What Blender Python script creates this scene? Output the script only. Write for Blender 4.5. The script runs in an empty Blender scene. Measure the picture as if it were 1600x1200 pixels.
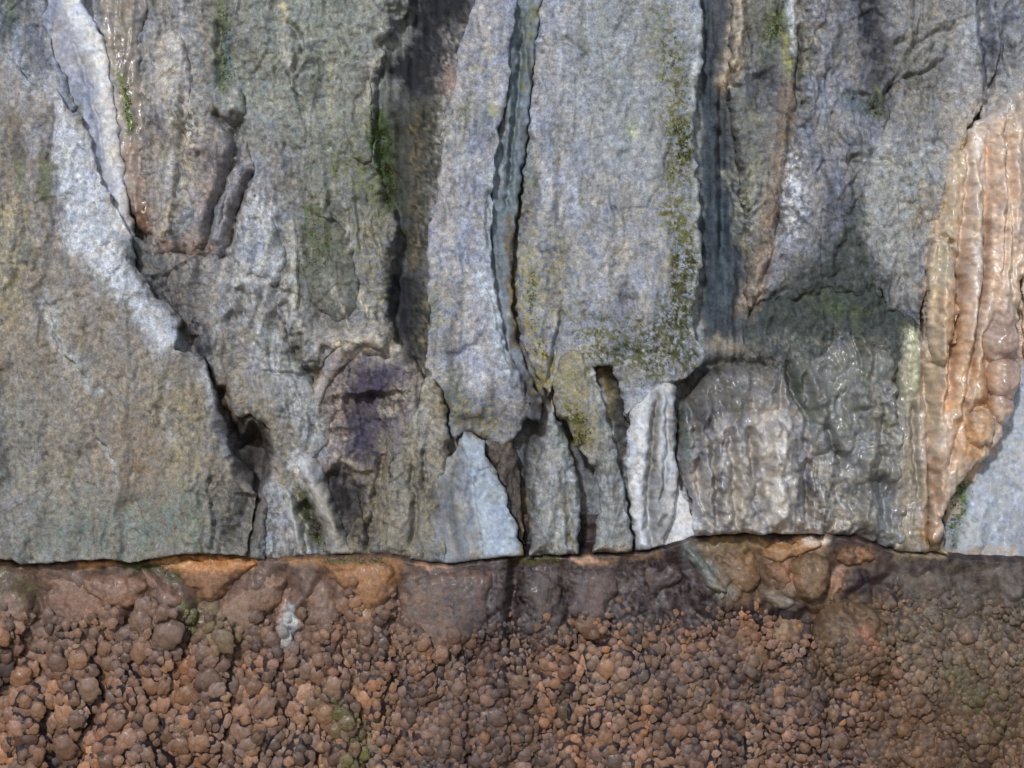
import bpy, math, random
import numpy as np

# ------------------------------------------------------------------ camera, sky, sun, exposure
S = 0.002            # metres of wall per unit of the wall survey (1 unit = 2 mm)
CAMZ, DIST = 1.5, 6.0
scene = bpy.context.scene
col = scene.collection
cam_data = bpy.data.cameras.new('camera')
cam = bpy.data.objects.new('camera', cam_data)
col.objects.link(cam)
cam.location = (0.0, -DIST, CAMZ)
cam.rotation_euler = (math.radians(90), 0, 0)
cam_data.sensor_width = 36.0
cam_data.lens = 36.0 * DIST / (1600 * S)
cam_data.clip_end = 500
scene.camera = cam

SUN_EL, SUN_AZ = math.radians(26), math.radians(194)      # azimuth clockwise from +Y
world = bpy.data.worlds.new('World')
scene.world = world
world.use_nodes = True
wn = world.node_tree
bg = wn.nodes['Background']
sky = wn.nodes.new('ShaderNodeTexSky')
sky.sky_type = 'NISHITA'
sky.sun_disc = False
sky.sun_elevation = SUN_EL
sky.sun_rotation = SUN_AZ
wn.links.new(sky.outputs['Color'], bg.inputs['Color'])
bg.inputs['Strength'].default_value = 0.08
sun_data = bpy.data.lights.new('sun', 'SUN')
sun_data.energy = 1.8
sun_data.angle = math.radians(4)
sun_data.color = (0.985, 0.99, 1.0)
sun = bpy.data.objects.new('sun', sun_data)
col.objects.link(sun)
sd = (math.sin(SUN_AZ) * math.cos(SUN_EL), math.cos(SUN_AZ) * math.cos(SUN_EL), math.sin(SUN_EL))
from mathutils import Vector
sun.rotation_euler = Vector(sd).to_track_quat('Z', 'Y').to_euler()
sun.location = (sd[0] * 8, sd[1] * 8, sd[2] * 8)
vs = scene.view_settings
vs.view_transform = 'Standard'
vs.look = 'None'
vs.gamma = 1.0
vs.use_curve_mapping = False
vs.exposure = 0.12
scene.cycles.max_bounces = 5
scene.cycles.diffuse_bounces = 3
scene.cycles.glossy_bounces = 2

# ------------------------------------------------------------------ noise toolbox
def _hash(ix, iy, seed):
    h = (ix.astype(np.int64) * 374761393 + iy.astype(np.int64) * 668265263 + seed * 1442695041) & 0xffffffff
    h = ((h ^ (h >> 13)) * 1274126177) & 0xffffffff
    h = ((h ^ (h >> 16)) * 2246822519) & 0xffffffff
    return (h ^ (h >> 15)) & 0xffffffff

_rs = np.random.RandomState(11)
_PERM = _rs.permutation(1024).astype(np.int32)
_GA = _rs.rand(1024) * 2 * math.pi
_GX, _GY = np.cos(_GA).astype(np.float32), np.sin(_GA).astype(np.float32)

def perlin(x, y, seed=0):
    x = np.asarray(x, np.float32); y = np.asarray(y, np.float32)
    ix, iy = np.floor(x), np.floor(y)
    fx, fy = x - ix, y - iy
    ix = ix.astype(np.int32) + seed * 131
    iy = iy.astype(np.int32) + seed * 57
    ux, uy = fx * fx * fx * (fx * (fx * 6 - 15) + 10), fy * fy * fy * (fy * (fy * 6 - 15) + 10)
    p0, p1 = _PERM[ix & 1023], _PERM[(ix + 1) & 1023]
    def g(p, dx, dy):
        k = _PERM[(p + iy + dy) & 1023]
        return _GX[k] * (fx - dx) + _GY[k] * (fy - dy)
    a0, a1, b0, b1 = g(p0, 0, 0), g(p1, 1, 0), g(p0, 0, 1), g(p1, 1, 1)
    a = a0 + (a1 - a0) * ux
    b = b0 + (b1 - b0) * ux
    return (a + (b - a) * uy) * np.float32(1.45)

def fbm(x, y, octs=4, seed=0, gain=0.5):
    x = np.asarray(x, np.float32); y = np.asarray(y, np.float32)
    s, a = np.zeros_like(x), 1.0
    for k in range(octs):
        s += a * perlin(x * 2.03 ** k + 17.3 * k, y * 2.03 ** k - 9.1 * k, seed + k)
        a *= gain
    return s

def ridged(x, y, octs=3, seed=0, gain=0.55):
    x = np.asarray(x, np.float32); y = np.asarray(y, np.float32)
    s, a = np.zeros_like(x), 1.0
    for k in range(octs):
        s += a * (1 - 2 * np.abs(perlin(x * 2.05 ** k + 5.7 * k, y * 2.05 ** k + 3.3 * k, seed + k)))
        a *= gain
    return s

def worley(x, y, seed=0):
    ix, iy = np.floor(x).astype(np.int64), np.floor(y).astype(np.int64)
    f1, f2, cid = np.full(x.shape, 9.0), np.full(x.shape, 9.0), np.zeros(x.shape)
    for dx in (-1, 0, 1):
        for dy in (-1, 0, 1):
            h = _hash(ix + dx, iy + dy, seed)
            px, py = ix + dx + (h & 0xffff) / 65536.0, iy + dy + (h >> 16) / 65536.0
            d = np.hypot(px - x, py - y)
            n = d < f1
            f2 = np.where(n, f1, np.minimum(f2, d))
            cid = np.where(n, (h % 1000) / 1000.0, cid)
            f1 = np.where(n, d, f1)
    return f1, f2, cid

def facets(x, y, seed=0):
    """broken planes: every cell is a little plane tilted its own way"""
    ix, iy = np.floor(x).astype(np.int64), np.floor(y).astype(np.int64)
    f1, out = np.full(x.shape, 9.0), np.zeros(x.shape)
    for dx in (-1, 0, 1):
        for dy in (-1, 0, 1):
            h = _hash(ix + dx, iy + dy, seed)
            px, py = ix + dx + (h & 0xffff) / 65536.0, iy + dy + (h >> 16) / 65536.0
            d = np.hypot(px - x, py - y)
            n = d < f1
            a = (h % 628) / 100.0
            out = np.where(n, np.cos(a) * (x - px) + np.sin(a) * (y - py) + ((h % 97) / 97.0 - .5) * .8, out)
            f1 = np.where(n, d, f1)
    return out

def sstep(a, b, v):
    t = np.clip((v - a) / (b - a), 0, 1)
    return t * t * (3 - 2 * t)

def chaikin(P, n, closed=True):
    P = np.array(P, float)
    for _ in range(n):
        if closed:
            Q = np.roll(P, -1, 0)
            P = np.stack([0.75 * P + 0.25 * Q, 0.25 * P + 0.75 * Q], 1).reshape(-1, 2)
        else:
            A, B = P[:-1], P[1:]
            P = np.concatenate([P[:1], np.stack([0.75 * A + 0.25 * B, 0.25 * A + 0.75 * B], 1).reshape(-1, 2), P[-1:]])
    return P

def sdf(P, x, y):
    """signed distance to a closed outline, positive inside"""
    P = np.array(P, float)
    best = np.full(x.shape, 1e9)
    inside = np.zeros(x.shape, bool)
    for i in range(len(P)):
        ax, ay = P[i]
        bx, by = P[(i + 1) % len(P)]
        dx, dy = bx - ax, by - ay
        L = dx * dx + dy * dy + 1e-9
        t = np.clip(((x - ax) * dx + (y - ay) * dy) / L, 0, 1)
        best = np.minimum(best, (x - ax - t * dx) ** 2 + (y - ay - t * dy) ** 2)
        if ay != by:
            c = ((ay > y) != (by > y)) & (x < (bx - ax) * (y - ay) / (by - ay) + ax)
            inside ^= c
    d = np.sqrt(best)
    return np.where(inside, d, -d)

def polydist(P, x, y):
    """distance to an open line, side (+ left of travel as seen in the photo), fraction along"""
    P = np.array(P, float)
    best = np.full(x.shape, 1e18); side = np.zeros(x.shape); frac = np.zeros(x.shape)
    n = len(P) - 1
    for i in range(n):
        ax, ay = P[i]; bx, by = P[i + 1]
        dx, dy = bx - ax, by - ay
        L = dx * dx + dy * dy + 1e-9
        t = np.clip(((x - ax) * dx + (y - ay) * dy) / L, 0, 1)
        d = (x - ax - t * dx) ** 2 + (y - ay - t * dy) ** 2
        m = d < best
        best = np.where(m, d, best)
        side = np.where(m, np.sign(dx * (y - ay) - dy * (x - ax)), side)
        frac = np.where(m, (i + t) / n, frac)
    return np.sqrt(best), side, frac

def lin(c):
    c = np.array(c, float) / 255.0
    return np.where(c <= 0.04045, c / 12.92, ((c + 0.055) / 1.055) ** 2.4)

# ------------------------------------------------------------------ relief written on the rock: creases, ridges, steps
# ('c', points, half width, depth)  crease (depth < 0) or ridge (> 0)
# ('s', points, fade width, rise)   step: rock on the photo-right of travel stands proud by rise, fading away from the edge
STROKES = [
 # left slab
 ('s', [(70, 455), (78, 490), (95, 545), (125, 575), (150, 612)], 50, -7),
 ('s', [(150, 680), (175, 712), (184, 745), (180, 775)], 60, -8),
 ('s', [(265, 600), (258, 650), (270, 690)], 30, -4),
 ('c', [(10, 560), (5, 640), (18, 720), (8, 800)], 14, -9),
 ('c', [(85, 150), (88, 200), (78, 260)], 3, -5),
 ('c', [(30, 300), (15, 380), (10, 470)], 10, 6),
 ('s', [(205, 770), (225, 810), (232, 850)], 40, -5),
 ('s', [(330, 730), (322, 775), (335, 815), (330, 862)], 50, 9),
 # pale slab behind it
 ('c', [(110, 60), (135, 120), (152, 200), (165, 270)], 4, -4),
 # mid left mass
 ('c', [(360, 170), (372, 200), (365, 240), (345, 290), (330, 340), (322, 385)], 8, -16),
 ('c', [(395, 260), (378, 300), (362, 345), (358, 390)], 6, -13),
 ('c', [(332, 175), (350, 190), (368, 198)], 5, -9),
 ('c', [(290, 120), (288, 190), (284, 250), (275, 320)], 5, -6),
 ('c', [(305, 240), (330, 255), (333, 280)], 7, -8),
 ('c', [(262, 290), (272, 330), (268, 375)], 12, 10),
 ('c', [(350, 300), (345, 345), (340, 385)], 9, 10),
 ('c', [(345, 30), (340, 80), (345, 130)], 8, -9),
 ('s', [(448, 100), (460, 140), (480, 170), (487, 200)], 26, -7),
 ('s', [(500, 85), (515, 130), (520, 190)], 24, -6),
 ('s', [(578, 100), (575, 160), (578, 215)], 22, -9),
 ('s', [(520, 215), (525, 260), (533, 295)], 24, -6),
 ('s', [(486, 330), (540, 355), (547, 385)], 26, -7),
 ('c', [(395, 300), (412, 335), (435, 370)], 9, 7),
 ('c', [(445, 30), (470, 60), (475, 90)], 5, -7),
 ('s', [(460, 345), (466, 400), (468, 440), (466, 500)], 34, 9),
 ('c', [(566, 458), (572, 480), (582, 500)], 4, 7),
 ('c', [(520, 440), (535, 480), (550, 520)], 4, 5),
 ('c', [(618, 300), (606, 250), (600, 190)], 10, -8),
 # tongue below the cup
 ('c', [(400, 440), (405, 500), (418, 560)], 14, 9),
 ('c', [(375, 445), (385, 470), (378, 500)], 9, -13),
 ('c', [(340, 480), (346, 520), (345, 560)], 6, 6),
 ('c', [(355, 490), (368, 505)], 9, -9),
 ('c', [(410, 582), (450, 585), (480, 592)], 3, -5),
 ('c', [(300, 520), (300, 560)], 10, -10),
 ('c', [(345, 600), (352, 630), (350, 680)], 9, -13),
 ('c', [(375, 680), (392, 690), (398, 720), (385, 760)], 24, -34),
 ('c', [(350, 665), (372, 705)], 15, -20),
 ('c', [(390, 770), (382, 810), (360, 850)], 18, -16),
 ('c', [(470, 725), (495, 760), (515, 800), (535, 858)], 11, 12),
 ('c', [(448, 760), (458, 800), (472, 860)], 6, 8),
 ('c', [(470, 780), (488, 815), (500, 850)], 10, -16),
 ('c', [(468, 800), (480, 825), (492, 840)], 2.5, 9),
 # purple hollow
 ('c', [(575, 610), (578, 650), (565, 705)], 42, -22),
 ('c', [(530, 540), (570, 532), (612, 545)], 14, 12),
 ('c', [(515, 730), (545, 760), (560, 810)], 22, -16),
 ('c', [(600, 700), (590, 760), (575, 860)], 8, -9),
 ('c', [(530, 620), (545, 622)], 4, 5),
 ('c', [(515, 665), (550, 668)], 3, 5),
 ('c', [(540, 720), (560, 735), (585, 730)], 4, 6),
 # rib
 ('s', [(768, 180), (772, 230), (764, 290)], 20, -6),
 ('c', [(765, 290), (762, 340), (763, 395)], 4, -8),
 ('s', [(753, 440), (768, 470), (775, 500), (790, 560), (812, 610)], 26, 6),
 ('c', [(690, 560), (740, 545), (760, 520)], 6, -4),
 ('c', [(700, 640), (722, 650), (760, 640)], 10, 5),
 ('c', [(640, 720), (650, 790), (645, 860)], 5, -8),
 ('c', [(662, 700), (664, 760)], 4, -9),
 ('s', [(722, 690), (730, 735), (745, 790), (756, 865)], 30, -6),
 # strip between rib and broad slab
 ('c', [(818, 20), (812, 120), (800, 240), (790, 340)], 4, -9),
 ('c', [(800, 100), (795, 200), (783, 290)], 4, 6),
 # broad slab
 ('c', [(877, 480), (873, 530), (862, 570), (854, 605)], 4, -9),
 ('c', [(835, 490), (840, 540), (852, 590)], 8, 6),
 ('s', [(848, 400), (846, 450)], 14, -3),
 ('c', [(875, 60), (905, 75), (920, 90)], 5, -4),
 ('s', [(1062, 60), (1058, 160), (1066, 240), (1050, 330), (1062, 420), (1050, 500)], 36, -6),
 ('c', [(925, 545), (945, 560), (985, 545), (1020, 560), (1060, 545)], 9, -3),
 ('c', [(905, 470), (925, 500), (960, 505)], 8, -4),
 ('c', [(965, 460), (1000, 475)], 6, -4),
 # shards
 ('c', [(862, 640), (866, 720), (858, 800), (850, 860)], 10, 6),
 ('c', [(890, 740), (885, 790), (893, 830), (890, 860)], 6, -7),
 ('c', [(950, 700), (955, 770), (960, 850)], 12, 6),
 ('c', [(935, 690), (945, 740), (948, 780)], 3, -4),
 ('c', [(1026, 604), (1023, 660), (1020, 715), (1012, 765), (1014, 820), (1022, 856)], 6, -15),
 ('c', [(1042, 610), (1045, 680), (1040, 740), (1030, 800)], 4, -7),
 ('c', [(1030, 730), (1032, 780), (1025, 830)], 5, 6),
 # groove right of broad slab
 ('c', [(1112, -20), (1110, 150), (1118, 300), (1112, 450)], 5, 8),
 ('c', [(1128, 100), (1134, 260), (1130, 420)], 4, -9),
 ('c', [(1140, 250), (1148, 400), (1142, 520)], 5, 6),
 # right rocks
 ('c', [(1158, -20), (1154, 60), (1138, 120)], 9, 11),
 ('c', [(1152, 130), (1140, 160)], 12, -8),
 ('c', [(1230, 140), (1222, 220), (1212, 300), (1195, 380), (1174, 480)], 9, 9),
 ('c', [(1185, 110), (1200, 150), (1195, 180)], 16, -9),
 ('c', [(1220, 330), (1210, 400), (1190, 450)], 4, -6),
 ('s', [(1370, -20), (1352, 60), (1348, 120), (1330, 180)], 30, -8),
 ('c', [(1345, 140), (1338, 165), (1360, 185)], 16, -10),
 ('c', [(1250, 30), (1247, 100), (1245, 170)], 4, -9),
 ('c', [(1330, 240), (1342, 270), (1330, 300)], 12, -9),
 ('c', [(1250, 290), (1240, 330)], 16, 7),
 ('c', [(1400, 125), (1440, 118), (1480, 90)], 4, -6),
 ('c', [(1385, 130), (1420, 118)], 3, 4),
 ('c', [(1420, 80), (1450, 55), (1500, 40)], 5, -5),
 ('c', [(1440, 225), (1480, 222)], 6, -5),
 ('c', [(1530, -20), (1545, 60), (1548, 120), (1540, 160)], 10, -12),
 ('c', [(1575, 20), (1572, 80), (1585, 130)], 8, -8),
 # dome
 ('c', [(1075, 610), (1085, 680), (1090, 760), (1105, 830)], 5, -9),
 ('c', [(1105, 640), (1112, 720), (1120, 830)], 6, -10),
 ('c', [(1135, 660), (1142, 740), (1145, 830)], 6, -10),
 ('c', [(1095, 640), (1098, 700), (1110, 780)], 6, 8),
 ('c', [(1165, 660), (1172, 740), (1178, 830)], 7, -12),
 ('c', [(1205, 655), (1210, 700), (1212, 760), (1215, 828)], 19, 17),
 ('c', [(1250, 680), (1255, 740), (1262, 830)], 7, -11),
 ('c', [(1228, 560), (1234, 600), (1250, 640), (1262, 660)], 6, -12),
 ('c', [(1090, 575), (1150, 568), (1215, 575)], 9, -8),
 ('c', [(1180, 650), (1220, 640), (1245, 655)], 9, -8),
 ('c', [(1250, 560), (1270, 610), (1275, 640)], 8, 9),
 ('c', [(1285, 660), (1300, 700), (1320, 720)], 6, -9),
 ('c', [(1320, 600), (1345, 612), (1350, 640)], 14, 9),
 ('c', [(1310, 690), (1305, 760), (1310, 830)], 8, -9),
 ('c', [(1345, 700), (1352, 760), (1345, 830)], 9, 8),
 ('c', [(1375, 640), (1372, 720), (1380, 840)], 8, -10),
 ('c', [(1330, 760), (1370, 750), (1400, 770)], 10, -8),
 # drape and orange curtain
 ('c', [(1425, 620), (1428, 700), (1438, 800)], 5, -8),
 ('c', [(1442, 560), (1450, 640), (1452, 720), (1462, 820)], 6, -9),
 ('c', [(1500, 370), (1498, 470), (1480, 560), (1470, 660)], 6, -9),
 ('c', [(1465, 365), (1485, 378), (1495, 410), (1498, 470)], 5, -10),
 ('c', [(1530, 220), (1538, 350), (1535, 450), (1515, 560), (1500, 650)], 5, -8),
 ('c', [(1515, 200), (1520, 330), (1518, 450), (1505, 560)], 9, 10),
 ('c', [(1560, 180), (1566, 300), (1560, 400), (1562, 470)], 8, 9),
 ('c', [(1580, 180), (1578, 300), (1582, 400), (1575, 480)], 5, -7),
 ('c', [(1470, 430), (1472, 540), (1465, 650)], 7, 7),
 ('c', [(1505, 620), (1490, 690), (1475, 740)], 6, -8),
 ('c', [(1552, 498), (1532, 530), (1542, 580), (1550, 640), (1530, 628), (1508, 650), (1506, 690)], 7, -12),
 ('c', [(1500, 210), (1486, 330), (1472, 480), (1464, 650), (1458, 800)], 12, 6),
 ('c', [(1527, 190), (1528, 330), (1516, 480), (1492, 620), (1474, 730)], 12, 6),
 ('c', [(1556, 180), (1558, 330), (1546, 450), (1520, 580), (1498, 690)], 12, 6),
 ('c', [(1584, 170), (1586, 320), (1574, 440), (1562, 500)], 12, 6),
 ('c', [(1542, 200), (1543, 330), (1531, 460), (1506, 600)], 4, -8),
 ('c', [(1513, 200), (1508, 330), (1494, 480), (1478, 640)], 4, -8),
 ('c', [(1571, 180), (1572, 330), (1560, 460)], 4, -8),
 # right pale slab
 ('c', [(1545, 770), (1530, 820), (1520, 866)], 8, 4),
 ('s', [(1600, 760), (1580, 800), (1572, 866)], 24, -6),
]
for _i, _s in enumerate(STROKES):
    P = np.array(_s[1], float)
    m = _s[2] * 4 + 10
    STROKES[_i] = _s + ((P[:, 0].min() - m, P[:, 0].max() + m, P[:, 1].min() - m, P[:, 1].max() + m),)

def strokes(x, y):
    h = np.zeros_like(x)
    wx = x + 4 * fbm(x / 22, y / 22, 2, 901)
    wy = y + 4 * fbm(x / 22, y / 22, 2, 911)
    for k, P, w, a, bb in STROKES:
        m = (x > bb[0]) & (x < bb[1]) & (y > bb[2]) & (y < bb[3])
        if not m.any():
            continue
        d, s, f = polydist(chaikin(P, 1, False), wx[m], wy[m])
        taper = np.clip(np.minimum(f, 1 - f) * 5, 0.15, 1)
        if k == 'c':
            h[m] += (1.5 if a > 0 else 2.1) * a * np.exp(-(d / w) ** 2) * taper
        else:
            sm = sstep(-1.2, 1.2, d * s)
            h[m] += a * sm * np.exp(-d / w) * taper * 1.7
    return h

# ------------------------------------------------------------------ where the grey rock ends and the brown crust begins
LINE = np.array([(-900, 874), (-300, 878), (-60, 872), (0, 872), (20, 875), (32, 882), (70, 881), (100, 877), (165, 873), (205, 879), (235, 873), (290, 865),
                 (350, 866), (400, 869), (435, 873), (480, 869), (545, 866), (590, 866), (622, 868), (650, 877), (700, 881), (740, 876), (790, 870),
                 (870, 868), (900, 866), (985, 863), (1030, 856), (1062, 846), (1092, 836), (1150, 831), (1280, 833), (1340, 839), (1385, 856), (1410, 862),
                 (1460, 863), (1500, 870), (1560, 874), (1620, 874), (2300, 876)], float)
def line(x):
    return np.interp(x, LINE[:, 0], LINE[:, 1]) + 1.6 * perlin(x / 17.0, x * 0 + 3.3, 77)

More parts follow.
